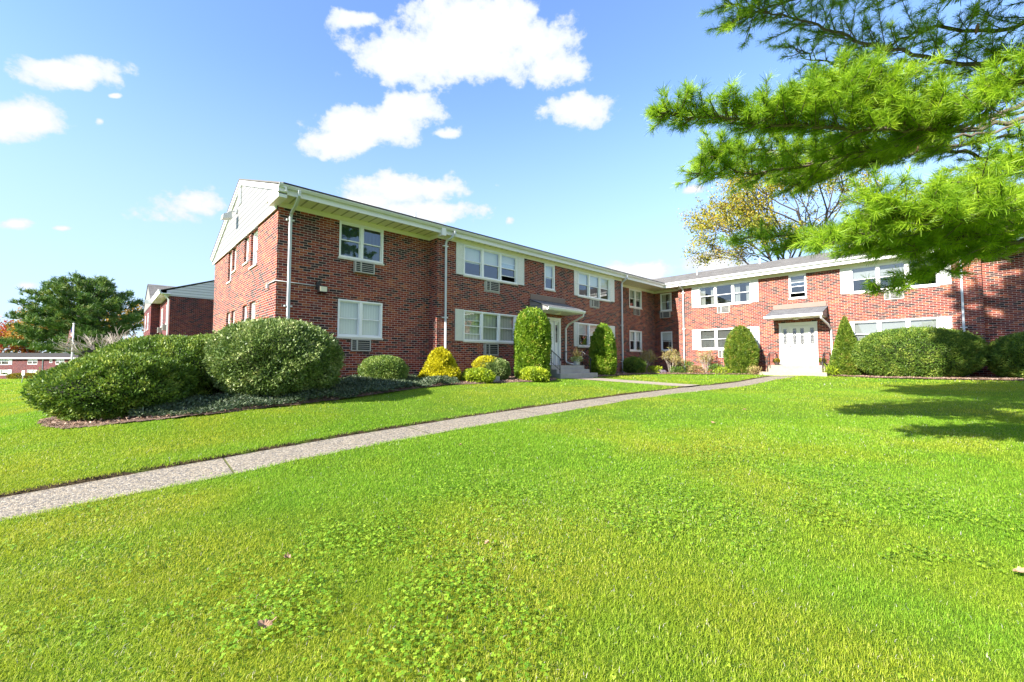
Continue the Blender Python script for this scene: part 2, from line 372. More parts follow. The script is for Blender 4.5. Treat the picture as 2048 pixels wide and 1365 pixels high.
def build_ground():
    def axis(lo, hi, segs):
        a = [lo]
        for e, st in segs:
            a += list(np.arange(a[-1]+st, e+1e-6, st))
            if a[-1] < e-1e-6: a.append(e)
        return np.array(a)
    xs = axis(-2000, 2000, [(-400,200),(-100,20),(-30,2.5),(-16,1.0),(-8.3,.4),(-5.4,.05),(4,.4),(12,1),(40,4),(400,60),(2000,400)])
    ys = axis(-400, 2000, [(-60,40),(-10,4),(-3,.7),(28,.4),(40,2),(120,10),(400,40),(2000,200)])
    X, Y = np.meshgrid(xs, ys, indexing='ij'); Z = ground(X, Y)
    pm = inpoly(X, Y, PATH_POLY)
    Z = Z-np.where(pm, .11, 0)+(vnoise(X, Y, 1.1, 3)-.5)*.03*~pm
    soil = np.maximum(pm, np.maximum(np.roll(pm, 1, 0), np.roll(pm, -1, 0))).astype(float)
    nx, ny = X.shape; idx = np.arange(nx*ny).reshape(nx, ny)
    q = np.stack([idx[:-1, :-1], idx[1:, :-1], idx[1:, 1:], idx[:-1, 1:]], -1).reshape(-1, 4)
    m, t, b, out = new_mat('turf')
    g = t.add('ShaderNodeNewGeometry'); p = g.outputs['Position']
    n1 = t.noise(p, .45, 4, .6); n2 = t.noise(p, 9, 6, .7); n3 = t.noise(p, 55, 4, .7)
    f = t.math('ADD', t.math('MULTIPLY', n1, .5), t.math('ADD', t.math('MULTIPLY', n2, .25), t.math('MULTIPLY', n3, .3)))
    at = t.add('ShaderNodeAttribute'); at.attribute_name = 'soil'
    t.inp(b, 'Base Color', t.mix(at.outputs['Fac'], t.ramp(f, [(.3, (.055, .12, .008)), (.5, (.11, .21, .012)), (.7, (.19, .28, .02))]), (.085, .060, .035, 1))); t.inp(b, 'Roughness', .9); t.inp(b, 'Specular IOR Level', .15)
    bump(t, b, n3, 1.0, .05)
    me = np_mesh('ground', np.stack([X, Y, Z], -1).reshape(-1, 3), q.ravel(), np.arange(len(q))*4, np.full(len(q), 4), m, {'soil': soil.ravel()}, smooth=True)
    tag(np_obj('ground', me), kind='structure')
build_ground()

def path_mat():
    m, t, b, out = new_mat('exposed_aggregate')
    g = t.add('ShaderNodeNewGeometry'); p = g.outputs['Position']
    v = t.add('ShaderNodeTexVoronoi'); t.inp(v, 'Scale', 52.0); t.inp(v, 'Vector', p)
    v2 = t.add('ShaderNodeTexVoronoi', feature='DISTANCE_TO_EDGE'); t.inp(v2, 'Scale', 52.0); t.inp(v2, 'Vector', p)
    s = t.add('ShaderNodeSeparateColor'); t.inp(s, 0, v.outputs['Color'])
    c = t.ramp(s.outputs[0], [(0, (.075, .085, .11)), (.25, (.19, .19, .20)), (.5, (.33, .29, .24)), (.75, (.44, .39, .32)), (1, (.55, .53, .50))])
    n = t.noise(p, 1.4, 4, .6); n2 = t.noise(p, 8, 4, .6)
    c = t.mix(t.map(v2.outputs['Distance'], 0, .12, .75, 0), c, (.34, .29, .22, 1))
    c = t.mix(t.math('MULTIPLY', n, .6), c, t.mix(1.0, c, (1.25, 1.15, .95, 1), 'MULTIPLY'))
    c = t.mix(t.map(n2, .55, .75, 0, .3), c, (.16, .15, .12, 1))
    c = t.mix(1.0, c, (.71, .70, .67, 1), 'MULTIPLY')
    t.inp(b, 'Base Color', c); t.inp(b, 'Roughness', .85); t.inp(b, 'Specular IOR Level', .3)
    bump(t, b, v2.outputs['Distance'], .8, .012)
    return m
M_path = path_mat()
def build_path():
    mb = MB()
    yl = np.array([p[1] for p in PATH_L]); xl = np.array([p[0] for p in PATH_L]); yr = np.array([p[1] for p in PATH_R]); xr = np.array([p[0] for p in PATH_R])
    joints = [-14, -11.1, -8.0, -4.9, -1.8, 1.30, 4.36, 7.45, 10.5, 13.6, 16.7, 19.8, 22.9, 24.88]
    for j0, j1 in zip(joints, joints[1:]):
        ys = np.linspace(j0+.012, j1-.012, 9)
        for a, c in zip(ys, ys[1:]):
            row = []
            for y in (a, c):
                L, Rr = np.interp(y, yl, xl), np.interp(y, yr, xr)
                row.append([(L+(Rr-L)*k/3, y+(-.05*(k/3) if True else 0), gz(L+(Rr-L)*k/3, y)-.040+.008*k) for k in range(4)])
            for k in range(3): mb.face([row[0][k], row[0][k+1], row[1][k+1], row[1][k]], smooth=True)
    tag(mb.build('path', M_path), kind='structure')
    mj = MB()
    for j in joints[1:-1]:
        L, Rr = np.interp(j, yl, xl), np.interp(j, yr, xr)
        for k in range(6):
            pt = lambda q, dy: (L+(Rr-L)*q/6, j+dy-.05*q/6, gz(L+(Rr-L)*q/6, j)-.046+.024*q/6)
            mj.face([pt(k, -.02), pt(k+1, -.02), pt(k+1, .02), pt(k, .02)])
    tag(mj.build('path_joints', simple('mossy_joint', (.12, .13, .03), .95, .5, 20)), kind='structure')
    mb = MB(); (x0, y0), (x1, y1), (x2, y2), (x3, y3) = BRANCH
    for i in range(8):
        for k in range(3):
            pts = []
            for (a, c) in ((i, k), (i+1, k), (i+1, k+1), (i, k+1)):
                s, r = a/8, c/3
                x = (x0+(x1-x0)*s)*(1-r)+(x3+(x2-x3)*s)*r; y = (y0+(y1-y0)*s)*(1-r)+(y3+(y2-y3)*s)*r
                pts.append((x, y, gz(x, y)+.010))
            mb.face(pts, smooth=True)
    tag(mb.build('branch_path', M_conc), kind='structure')
build_path()

# ------------------------------------------------------------------ mulch beds
def build_beds():
    m, t, b, out = new_mat('bark_mulch')
    g = t.add('ShaderNodeNewGeometry'); p = g.outputs['Position']
    n = t.noise(p, 30, 6, .75); n2 = t.noise(p, 2.2, 4, .6)
    t.inp(b, 'Base Color', t.ramp(t.math('ADD', t.math('MULTIPLY', n, .7), t.math('MULTIPLY', n2, .3)), [(.3, (.06, .035, .025)), (.5, (.19, .12, .085)), (.7, (.42, .31, .25))]))
    t.inp(b, 'Roughness', .95); bump(t, b, n, 1.0, .04)
    M_chip = leaf_mat('bark_chip', [(0, (.10, .055, .035)), (.5, (.26, .16, .11)), (1, (.50, .38, .31))], .0, .9, .2)
    for poly in BEDS:
        P = np.array(poly); st = .07
        xs = np.arange(P[:, 0].min()-st, P[:, 0].max()+st, st); ys = np.arange(P[:, 1].min()-st, P[:, 1].max()+st, st)
        X, Y = np.meshgrid(xs, ys, indexing='ij'); Z = ground(X, Y)+.012+vnoise(X, Y, .4, 5)*.03
        ins = inpoly(X[:-1, :-1]+st/2, Y[:-1, :-1]+st/2, poly); idx = np.arange(X.size).reshape(X.shape)
        q = np.stack([idx[:-1, :-1], idx[1:, :-1], idx[1:, 1:], idx[:-1, 1:]], -1)[ins]
        V = np.stack([X, Y, Z], -1).reshape(-1, 3)
        used, inv = np.unique(q, return_inverse=True); q = inv.reshape(-1, 4); V = V[used]
        n = int(len(q)*2.2); x = rng.uniform(P[:, 0].min(), P[:, 0].max(), n*2); y = rng.uniform(P[:, 1].min(), P[:, 1].max(), n*2); k = inpoly(x, y, poly); x, y = x[k], y[k]; n = len(x)
        c = np.stack([x, y, ground(x, y)+.035+vnoise(x, y, .4, 5)*.03+rng.random(n)*.02], -1)
        a = rng.normal(size=(n, 3))*(1, 1, .35); a /= np.linalg.norm(a, axis=1)[:, None]; bb = np.cross(a, rng.normal(size=(n, 3))*(.4, .4, 1)); bb /= np.linalg.norm(bb, axis=1)[:, None]
        L = rng.uniform(.02, .06, n)[:, None]; W = rng.uniform(.01, .025, n)[:, None]
        Q = np.stack([c-a*L/2-bb*W/2, c+a*L/2-bb*W/2, c+a*L/2+bb*W/2, c-a*L/2+bb*W/2], 1)
        VV = np.concatenate([V, Q.reshape(-1, 3)]); qq = np.concatenate([q, len(V)+np.arange(n*4).reshape(-1, 4)])
        rn = np.concatenate([np.zeros(len(V)), np.repeat(rng.random(n), 4)]); mi = np.r_[np.zeros(len(q)), np.ones(n)]
        me = np_mesh('mulch', VV, qq.ravel(), np.arange(len(qq))*4, np.full(len(qq), 4), [m, M_chip], {'rnd': rn}, False, mi)
        tag(np_obj('mulch', me), kind='stuff')
build_beds()

# ------------------------------------------------------------------ the L shaped apartment building
def FX(X): return ((X, 0, 0), (0, 1), (1, 0))
def FY(Y): return ((0, Y, 0), (1, 0), (0, -1))
def wall(mb, fr, u0, u1, z0, z1, holes=(), rev=.13, hook=None):
    mb.fr = fr
    us = sorted({u0, u1, *[h[0] for h in holes], *[h[1] for h in holes]}); zs = sorted({z0, z1, *[h[2] for h in holes], *[h[3] for h in holes]})
    for a, b in zip(us, us[1:]):
        for c, d in zip(zs, zs[1:]):
            if any(h[0] <= (a+b)/2 <= h[1] and h[2] <= (c+d)/2 <= h[3] for h in holes): continue
            mb.face([(a, 0, c), (b, 0, c), (b, 0, d), (a, 0, d)], [(a, c), (b, c), (b, d), (a, d)])
    for (a, b, c, d) in [h[:4] for h in holes]:
        r = -rev
        mb.face([(a, 0, c), (a, 0, d), (a, r, d), (a, r, c)], [(0, c), (0, d), (r, d), (r, c)])
        mb.face([(b, 0, c), (b, r, c), (b, r, d), (b, 0, d)], [(0, c), (r, c), (r, d), (0, d)])
        mb.face([(a, 0, d), (b, 0, d), (b, r, d), (a, r, d)], [(a, 0), (b, 0), (b, r), (a, r)])
        mb.face([(a, 0, c), (a, r, c), (b, r, c), (b, 0, c)], [(a, 0), (a, r), (b, r), (b, 0)])
M_blv = blind_mat('sun_dimmed_blind', (.24, .24, .235)); M_blk = blind_mat('grey_blind', (.085, .083, .078), .06)  # v: white blind colour darkened to offset direct sun on the short wing
M_curq = blind_mat('sun_dimmed_curtain', (.24, .235, .22), .16, 0, .5)  # sheer curtain colour, likewise darkened for the sunlit windows
BLM = {'v': M_blv, 'k': M_blk, 'w': M_blw, 'c': M_blc, 's': M_cur, 'd': M_curd, 'q': M_curq}
def window(par, fr, u0, u1, z0, z1, units, blinds, set_back=.0, sill=True, opened=()):
    """double hung units side by side; casing, sashes, panes, blinds, sill"""
    s = -set_back; f = MB(fr); c = .055
    f.box(u0, u1, s-.11, s+.018, z1-c, z1); f.box(u0, u1, s-.11, s+.018, z0, z0+c)
    f.box(u0, u0+c, s-.11, s+.018, z0+c, z1-c); f.box(u1-c, u1, s-.11, s+.018, z0+c, z1-c)
    mul = .10; W = (u1-u0-2*c-(units-1)*mul)/units; p = MB(fr)
    zm = (z0+z1)/2; bl = {}
    for i in range(units):
        a = u0+c+i*(W+mul); b = a+W
        if i < units-1: f.box(b, b+mul, s-.11, s+.012, z0+c, z1-c)
        k = .032
        lift = .22 if i in opened else 0
        for (q0, q1, ww) in ((zm-.018, z1-c, s-.045), (z0+c+lift, zm+.018+lift, s-.078)):
            f.box(a, a+k, ww-.014, ww+.014, q0, q1); f.box(b-k, b, ww-.014, ww+.014, q0, q1)
            f.box(a+k, b-k, ww-.014, ww+.014, q0, q0+k); f.box(a+k, b-k, ww-.014, ww+.014, q1-k, q1)
            p.face([(a+k, ww, q0+k), (b-k, ww, q0+k), (b-k, ww, q1-k), (a+k, ww, q1-k)])
        kind, cov = blinds[i % len(blinds)]
        if kind:
            m = bl.setdefault(kind, MB(fr)) if cov > 0 else None; zb = z1-c-(z1-z0-2*c)*cov
            if kind in 'sdq' and cov < 0:      # curtains drawn to the sides
                cov = -cov
                for (e0, e1) in ((a, a+W*cov), (b-W*cov*.8, b)):
                    n = 8; m = MB(fr); bl[kind+str(len(bl))] = m
                    for j in range(n):
                        x0, x1 = e0+(e1-e0)*j/n, e0+(e1-e0)*(j+1)/n
                        m.face([(x0, s-.15-.02*(j % 2), z0+c), (x1, s-.15-.02*((j+1) % 2), z0+c), (x1, s-.15-.02*((j+1) % 2), z1-c), (x0, s-.15-.02*(j % 2), z1-c)])
            else: m.box(a, b, s-.150, s-.142, zb, z1-c)
    w = f.build('window', M_frame, par)
    p.build('pane', M_glass, w)
    for k2, m in bl.items(): m.build('curtain' if k2[0] in 'sdq' else 'blind', BLM[k2[0]], w)
    if sill:
        m = MB(fr); m.box(u0-.03, u1+.03, s-.11, .05, z0-.065, z0-.002); m.build('sill', M_sill, w)
    return w
def shutter(par, fr, u0, u1, z0, z1):
    m = MB(fr); m.box(u0+.02, u1-.02, .006, .022, z0+.02, z1-.02); st = .045; zm = z0+(z1-z0)*.52
    for (a, b) in ((u0, u0+st), (u1-st, u1)): m.box(a, b, .004, .034, z0, z1)
    for (c, d) in ((z0, z0+.06), (zm-.035, zm+.035), (z1-.06, z1)): m.box(u0+st, u1-st, .004, .033, c, d)
    m.build('shutter', M_shut, par)
def aircon(par, fr, u0, u1, z0, z1, out=.06, patch=False):
    m = MB(fr); t = .035
    m.box(u0, u1, -.10, out, z0, z0+t); m.box(u0, u1, -.10, out, z1-t, z1); m.box(u0, u0+t, -.10, out, z0+t, z1-t); m.box(u1-t, u1, -.10, out, z0+t, z1-t)
    uv = u0+(u1-u0)*.30; m.box(uv-.025, uv+.025, out-.03, out-.004, z0+t, z1-t)
    n = 4
    for i in range(1, n+1):
        z = z0+t+(z1-z0-2*t)*i/(n+1); m.box(u0+t, uv-.025, out-.028, out-.008, z-.008, z+.008); m.box(uv+.025, u1-t, out-.028, out-.008, z-.008, z+.008)
    a = m.build('air_conditioner', M_ac, par)
    g = MB(fr); g.box(u0+t+.001, u1-t-.001, .003, out-.035, z0+t+.001, z1-t-.001); g.build('grille', M_acd, a)
    if patch:      # rough mortar smeared around the sleeve
        g = MB(fr); r = random.Random(int(u0*100)); n = 9
        top = []; 
        pts = []
        for i in range(n): pts.append((u0-.07-r.random()*.05, z0-.05+(z1-z0+.05)*i/(n-1)))
        for i in range(n-1):
            (ua, za), (ub, zb) = pts[i], pts[i+1]
            g.face([(ua, .004, za), (u0, .004, za), (u0, .004, zb), (ub, .004, zb)])
        for i in range(n):
            ua = u0-.08+(u1-u0+.12)*i/n; ub = u0-.08+(u1-u0+.12)*(i+1)/n
            g.face([(ua, .005, z0-.04-r.random()*.05), (ub, .005, z0-.04-r.random()*.05), (ub, .005, z0), (ua, .005, z0)])
        g.build('mortar_patch', M_concg, a)
def downpipe(par, pts, brackets=(), fr=None, rad=.055, mat=None, name='downpipe'):
    m = MB(); m.tube(pts, rad, 4, smooth=False)
    d = m.build(name, mat or M_pipe, par, bevel=.008)
    for (x, y, z, along) in brackets:
        b = MB()
        if along == 'y': b.box(x-.045, x+.05, y-.11, y+.11, z-.018, z+.018)
        else: b.box(x-.11, x+.11, y-.05, y+.045, z-.018, z+.018)
        b.build('bracket', M_white, d)
    return d
def gutter_mb(mb, fr, u0, u1, w, z0, z1):
    mb.fr = fr
    mb.prism([(w-.03, z0), (w+.05, z0), (w+.085, z0+.05), (w+.10, z1-.04), (w+.10, z1), (w+.08, z1), (w+.07, z0+.06), (w-.03, z0+.03)], u0, u1)
def gable_roof(name, par, axis, a0, a1, e0, e1, zr, ze0, ze1, mat, th=.10):
    """ridge runs along axis; e0,e1 eave positions across"""
    m = MB(); mid = (e0+e1)/2
    def pt(a, e, z): return (e, a, z) if axis == 'y' else (a, e, z)
    for e, ze in ((e0, ze0), (e1, ze1)):
        L = math.hypot(mid-e, zr-ze); n = 24
        for i in range(n):
            p, q = a0+(a1-a0)*i/n, a0+(a1-a0)*(i+1)/n
            m.face([pt(p, e, ze), pt(q, e, ze), pt(q, mid, zr), pt(p, mid, zr)], [(p, 0), (q, 0), (q, L), (p, L)])
        m.face([pt(a0, e, ze), pt(a1, e, ze), pt(a1, e, ze-th*.5), pt(a0, e, ze-th*.5)], [(a0, .14), (a1, .14), (a1, .12), (a0, .12)])
    for a in (a0, a1):
        m.face([pt(a, e0, ze0), pt(a, mid, zr), pt(a, e1, ze1), pt(a, e1, ze1-th*.5), pt(a, mid, zr-th*.5), pt(a, e0, ze0-th*.5)], [(0, .1)]*6)
    return m.build(name, mat, par)

BLD = empty('apartment_building', (-14.0, 12.0, -.6), 'two storey red brick apartment block around the lawn, white shutters and two canopied doors', 'building')
XA, XB, XC, YM, YR, YG = -14.3, -13.75, -14.7, 27.0, 27.5, 3.73
ZF = 4.79
wA = [(5.60,7.18,3.56,4.785,2,[('d',1.0),('d',1.0)]), (5.60,7.18,.89,2.14,2,[('c',1.0),('c',1.0)])]
wB = [(10.37,13.36,3.54,4.785,3,[('w',.55),('w',.5),('w',.48)]), (15.18,15.92,3.55,4.785,1,[('w',.55)]), (17.78,20.68,3.50,4.785,3,[('w',.5),('w',.45),('w',.5)]),
      (10.38,13.26,.90,2.13,3,[('s',1.0),('s',1.0),('s',1.0)]), (17.74,20.65,.87,2.10,3,[('w',.5),('w',.5),('w',.5)])]
wC = [(24.27,25.80,3.61,4.785,2,[('s',.55),('s',.6)]), (24.25,25.75,.80,2.10,2,[('w',.5),('w',.5)])]
wR = [(-14.25,-13.45,3.54,4.74,1,[('s',-.4)]), (-14.25,-13.45,.85,2.13,1,[('w',.45)])]
wM = [(-11.44,-8.41,3.52,4.785,3,[('q',-.35),(None,0),('q',-.35)]), (-11.46,-8.43,.86,2.09,3,[('k',1.0),('k',1.0),('k',1.0)]), (-6.52,-5.72,3.51,4.785,1,[('k',.35)]),
      (-3.85,-.72,3.50,4.785,3,[('v',.5),('v',.55),('k',.5)]), (-3.85,-.78,.80,2.06,3,[('v',.90),('v',.88),('v',.88)])]
wG = [(-21.46,-20.78,3.40,4.70,1), (-20.62,-19.95,3.72,4.70,1), (-18.6,-17.92,3.72,4.70,1), (-17.6,-16.65,3.42,4.70,1),
      (-21.48,-20.75,.94,2.12,1), (-20.5,-19.93,1.2,2.12,1), (-18.58,-17.92,1.2,2.14,1), (-17.55,-16.7,1.0,2.16,1)]
dB = (14.60, 16.34, -.10, 2.20); dM = (-7.05, -5.30, -.10, 2.18)
Z0, Z1 = -1.6, 5.0
def holes(ws): return [w[:4] for w in ws]
b = MB()
wall(b, FX(XA), YG, 9.12, Z0, Z1, holes(wA)); wall(b, FY(9.12), XA, XB, Z0, Z1)
wall(b, FX(XB), 9.12, 21.9, Z0, Z1, holes(wB)+[dB]); b.fr = ((0,21.9,0),(1,0),(0,1)); wall(b, b.fr, XC, XB, Z0, Z1)
wall(b, FX(XC), 21.9, YR, Z0, Z1, holes(wC)); wall(b, FY(YG), -24.5, XA, Z0, Z1, holes(wG), .17)
wall(b, ((-24.5,0,0),(0,1),(-1,0)), YG, 38, Z0, Z1)
b.build('wall', M_brick, BLD)
b = MB()
wall(b, FY(YR), XC, -12.75, Z0, Z1, holes(wR)); wall(b, ((-12.75,0,0),(0,1),(-1,0)), YM, YR, Z0, Z1)
wall(b, FY(YM), -12.75, .57, Z0, Z1, holes(wM)+[dM]); wall(b, FX(.57), YM, YR, Z0, Z1); wall(b, FY(YR), .57, 13, Z0, Z1)
wall(b, FX(13), YR, 38, Z0, Z1)
wall(b, ((0,38,0),(1,0),(0,1)), -24.5, 13, Z0, Z1)
b.build('wall', M_brick, BLD)
b = MB()      # near-black backing behind the windows; room darkness put into its colour
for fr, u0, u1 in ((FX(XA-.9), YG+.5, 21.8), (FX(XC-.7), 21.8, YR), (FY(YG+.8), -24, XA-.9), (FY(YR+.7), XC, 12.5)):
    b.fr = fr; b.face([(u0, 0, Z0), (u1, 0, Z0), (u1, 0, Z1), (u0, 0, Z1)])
b.build('room_backing', M_dark, BLD)
for w in wA: window(BLD, FX(XA), *w)
for i, w in enumerate(wB): window(BLD, FX(XB), *w, opened=(2,) if i == 0 else ((0,) if i == 3 else ()))
for w in wC: window(BLD, FX(XC), *w)
for w in wR: window(BLD, FY(YR), *w)
for w in wM: window(BLD, FY(YM), *w, opened=(0,) if w[0] == -6.52 else ())
for w in wG: window(BLD, FY(YG), *w, [('w', .5)], set_back=.10)
for z0, z1, us in ((3.53, 4.785, ((9.99,10.365),(13.365,13.79))), (3.49, 4.785, ((17.43,17.775),(20.685,21.10))), (.89, 2.14, ((9.96,10.375),(13.265,13.66))), (.86, 2.11, ((17.38,17.735),(20.655,21.10)))):
    for u in us: shutter(BLD, FX(XB), *u, z0, z1)
for z0, z1, us in ((3.51, 4.785, ((-11.85,-11.445),(-8.405,-8.02))), (.85, 2.10, ((-11.87,-11.465),(-8.425,-8.04))), (3.49, 4.785, ((-4.26,-3.855),(-.715,-.33))), (.80, 2.07, ((-4.24,-3.855),(-.775,-.38)))):
    for u in us: shutter(BLD, FY(YM), *u, z0, z1)
aircon(BLD, FX(XA), 6.10, 6.80, 3.10, 3.49, .16); aircon(BLD, FX(XA), 6.06, 6.76, .42, .82, .05)
aircon(BLD, FX(XB), 11.54, 12.28, 3.05, 3.47, .04, True); aircon(BLD, FX(XB), 11.50, 12.22, .36, .82, .05, True); aircon(BLD, FX(XB), 18.86, 19.60, 3.04, 3.43, .04, True)
aircon(BLD, FX(XC), 24.75, 25.5, 3.12, 3.54, .06); aircon(BLD, FY(YR), -14.2, -13.5, 3.05, 3.46, .22)
aircon(BLD, FY(YM), -10.3, -9.6, 3.02, 3.45, .05); aircon(BLD, FY(YM), -10.3, -9.62, .34, .78, .05); aircon(BLD, FY(YM), -2.6, -1.9, 3.02, 3.43, .05)
# eaves
YE, XE = 26.45, -13.44
b = MB(); b.face([(XE, 3.5, 4.94), (XC, 3.5, 4.94), (XC, YR, 4.94), (XE, YE, 4.94)]); b.build('soffit', M_soffit, BLD)
b = MB(); b.face([(XE, YE, 4.9405), (XC, YR, 4.9405), (13.3, YR, 4.9405), (13.3, YE, 4.9405)]); b.build('soffit', M_soffx, BLD)
b = MB(FX(XE)); b.box(3.5, YE, -.025, 0, 4.90, 5.10); b.fr = FY(YE); b.box(XE-.025, 13.3, -.025, 0, 4.90, 5.10); b.build('fascia', M_white, BLD)
b = MB()
for fr, u0, u1 in ((FX(XA), YG, 9.10), (FX(XB), 9.12, 21.9), (FX(XC), 21.92, YR-.02), (FY(YR), XC+.02, -12.77), (FY(YM), -12.75, .57), (FY(YR), .59, 13), (FY(9.12), XA+.02, XB)):
    b.fr = fr; b.box(u0, u1, .001, .022, ZF, 4.938)
b.build('frieze_board', M_cream, BLD)
b = MB(); gutter_mb(b, FX(XE), 3.48, YE+.05, .03, 5.06, 5.175); b.build('gutter', M_alum, BLD)
b = MB(); gutter_mb(b, FY(YE), XE-.05, 13.3, .03, 5.065, 5.18); b.build('gutter', M_alum, BLD)
gable_roof('roof', BLD, 'y', 3.585, 38.3, -24.98, -13.31, 7.15, 5.10, 5.20, M_roof)
gable_roof('roof', BLD, 'x', -19.0, 13.6, 26.38, 38.2, 6.85, 5.20, 5.10, M_roof)
# gable end
b = MB(FY(YG-.035)); xs = [-24.75, -19.14, -14.2]
b.face([(-24.75, 0, 4.72), (-14.22, 0, 4.80), (-14.22, 0, 5.36), (-19.14, 0, 7.04), (-24.75, 0, 5.06)]); b.face([(-24.75, 0, 4.72), (-24.75, -.03, 4.72), (-14.22, -.03, 4.80), (-14.22, 0, 4.80)])
sd = b.build('gable', M_sid, BLD)
b = MB(FY(YG-.04))
def rake(u0, z0, u1, z1, h):
    for (w, hh, dz) in ((.0, h, 0), (.045, h*.45, .0)):
        n = [(u0, z0-dz), (u1, z1-dz), (u1, z1-dz-hh), (u0, z0-dz-hh)]
        A = [(u, w, z) for u, z in n]; B = [(u, w+.045, z) for u, z in n]
        b.face(B); 
        for i in range(4): j = (i+1) % 4; b.face([A[i], A[j], B[j], B[i]])
rake(-24.95, 5.04, -19.14, 7.085, .17); rake(-19.14, 7.085, -13.33, 5.125, .17)
b.build('rake_board', M_white, BLD)
b = MB(FY(YG)); b.box(-24.7, -14.32, .035, .075, 4.70, 4.80); b.box(-14.45, XE+.0, .002, .23, 4.80, 4.93); b.box(-14.40, XE+.05, .0, .25, 4.945, 5.10); b.box(-14.36, XE-.03, .001, .21, 4.932, 4.944)
b.build('eave_return', M_white, BLD, bevel=.01)
b = MB(FY(YG-.036)); b.box(-19.62, -19.14, 0, .03, 6.20, 6.82)
for i in range(8): b.box(-19.58, -19.18, .03, .05, 6.24+i*.07, 6.275+i*.07)
b.build('gable_vent', M_steel, BLD)
b = MB(FY(YG-.036)); b.box(-19.95, -19.75, 0, .05, 5.98, 6.12); b.tube([(-19.85, .05, 6.05), (-19.85, .25, 6.02), (-19.85, .34, 5.92)], .025); b.prism([(.20, 5.70), (.52, 5.62), (.50, 5.80), (.24, 5.94)], -20.0, -19.6)
b.build('flood_light', M_steel, BLD, bevel=.01)
b = MB(FX(XA)); b.tube([(4.0-.3, .03, 2.50), (4.95, .03, 2.48)], .016, raw=False); b.fr = FY(YG); b.tube([(-14.28, .03, 2.50), (-15.0, .03, 2.50), (-15.08, .03, 2.44)], .02); b.box(-15.16, -15.02, .0, .07, 2.36, 2.5)
cd = b.build('conduit', M_steel, BLD)
b = MB(FX(XA)); b.box(4.88, 5.0, .002, .08, 2.38, 2.62); b.prism([(.05, 2.26), (.24, 2.28), (.22, 2.47), (.05, 2.52)], 4.92, 5.17)
fl = b.build('wall_light', M_iron, BLD); b = MB(FX(XA)); b.box(4.94, 5.15, .232, .245, 2.29, 2.45); b.build('lens', M_lamp, fl)
# roof vents
for (x, y, z) in ((-12.6, 29.6, 6.1), (-15.2, 9.0, 5.80), (-9.2, 31.4, 6.62)):
    b = MB(); b.tube([(x, y, z-.25), (x, y, z+.38)], .045, 8); b.tube([(x, y, z-.12), (x, y, z+.02)], [.16, .06], 8); b.build('vent_pipe', M_steel, BLD)
# down pipes
def zp(x, y): return gz(x, y)-.1
downpipe(BLD, [(-13.31,4.02,5.06),(-13.31,4.02,4.92),(-13.62,4.03,4.74),(-14.15,4.06,4.62),(-14.215,4.06,4.5),(-14.215,4.06,-.75)], [(-14.25,4.06,4.42,'y'),(-14.25,4.06,1.75,'y')])
downpipe(BLD, [(-13.31,9.62,5.06),(-13.31,9.62,4.93),(-13.42,9.55,4.80),(-13.64,9.47,4.72),(-13.665,9.46,4.6),(-13.665,9.46,-.62)], [(-13.70,9.46,4.52,'y'),(-13.70,9.46,1.75,'y')])
downpipe(BLD, [(-13.31,21.8,5.06),(-13.31,21.8,4.9),(-13.62,21.78,4.72),(-13.665,21.78,4.6),(-13.665,21.78,-.45),(-13.52,21.8,-.58)], [(-13.70,21.78,2.2,'y'),(-13.70,21.78,.1,'y')])
downpipe(BLD, [(-12.45,26.37,5.06),(-12.45,26.37,4.93),(-12.40,26.8,4.80),(-12.38,26.915,4.65),(-12.38,26.915,-.62)], [(-12.38,26.95,4.5,'x'),(-12.38,26.95,2.2,'x')])
dp = downpipe(BLD, [(0.0,26.37,5.06),(0.0,26.37,4.93),(-.02,26.8,4.78),(-.03,26.915,4.62),(-.03,26.915,.25)], [(-.03,26.95,1.55,'x'),(-.03,26.95,.28,'x')])
b = MB(); b.tube([(-.03,26.90,.28),(-.03,26.90,-.25),(-.0,26.88,-.7)], .075, 10); b.tube([(-.03,26.90,-.30),(.18,26.82,-.10),(.27,26.80,-.02)], .06, 10); b.build('drain_fitting', M_white, dp)
b = MB(); b.box(XE-.16, XE+.10, 9.06, 9.24, 4.80, 5.12); b.build('gutter_joint', M_white, BLD)
# entrance canopies and doors
def canopy(fr, u0, u1, pr, side):
    m = MB(fr); m.prism([(0, 2.38), (pr, 2.38), (pr, 2.50), (0, 2.90)], u0, u1); c = m.build('entrance_canopy', M_sid, BLD)
    m = MB(fr); L = math.hypot(pr+.08, .44); n = 6; ua, ub = u0-.04, u1+.04
    for (dz, mm) in ((0, 0),):
        A = [(ua, pr+.08, 2.515), (ub, pr+.08, 2.515), (ub, 0, 2.955), (ua, 0, 2.955)]; m.face(A, [(ua, 0), (ub, 0), (ub, L), (ua, L)])
        B = [(p[0], p[1], p[2]-.035) for p in A]; m.face(B[::-1], [(0, 0)]*4)
        for i in range(4): j = (i+1) % 4; m.face([A[i], A[j], B[j], B[i]], [(0, 0)]*4)
    m.build('canopy_roof', M_roofd, c)
    m = MB(fr); gutter_mb(m, fr, u0-.08, u1+.05, pr+.035, 2.37, 2.50); m.build('gutter', M_white, c)
    m = MB(fr); m.box(u0+.03, u1-.03, .05, pr-.03, 2.366, 2.379); m.build('ceiling', M_soffx if fr[1][0] else M_soffit, c)
    um = (u0+u1)/2; m = MB(fr)
    m.tube([(um, pr*.55, 2.365), (um, pr*.55, 2.33), (um, pr*.55, 2.29), (um, pr*.55, 2.27)], [.14, .15, .11, .02], 14); m.build('ceiling_lamp', M_lamp, c)
    m = MB(fr); m.box(u0+.03, u1-.03, .002, .03, 2.96, 3.20); m.build('flashing_board', M_board, BLD)
    return c
c1 = canopy(FX(XB), 14.18, 16.72, 1.10, 1); c2 = canopy(FY(YM), -7.33, -4.85, 1.27, 1)
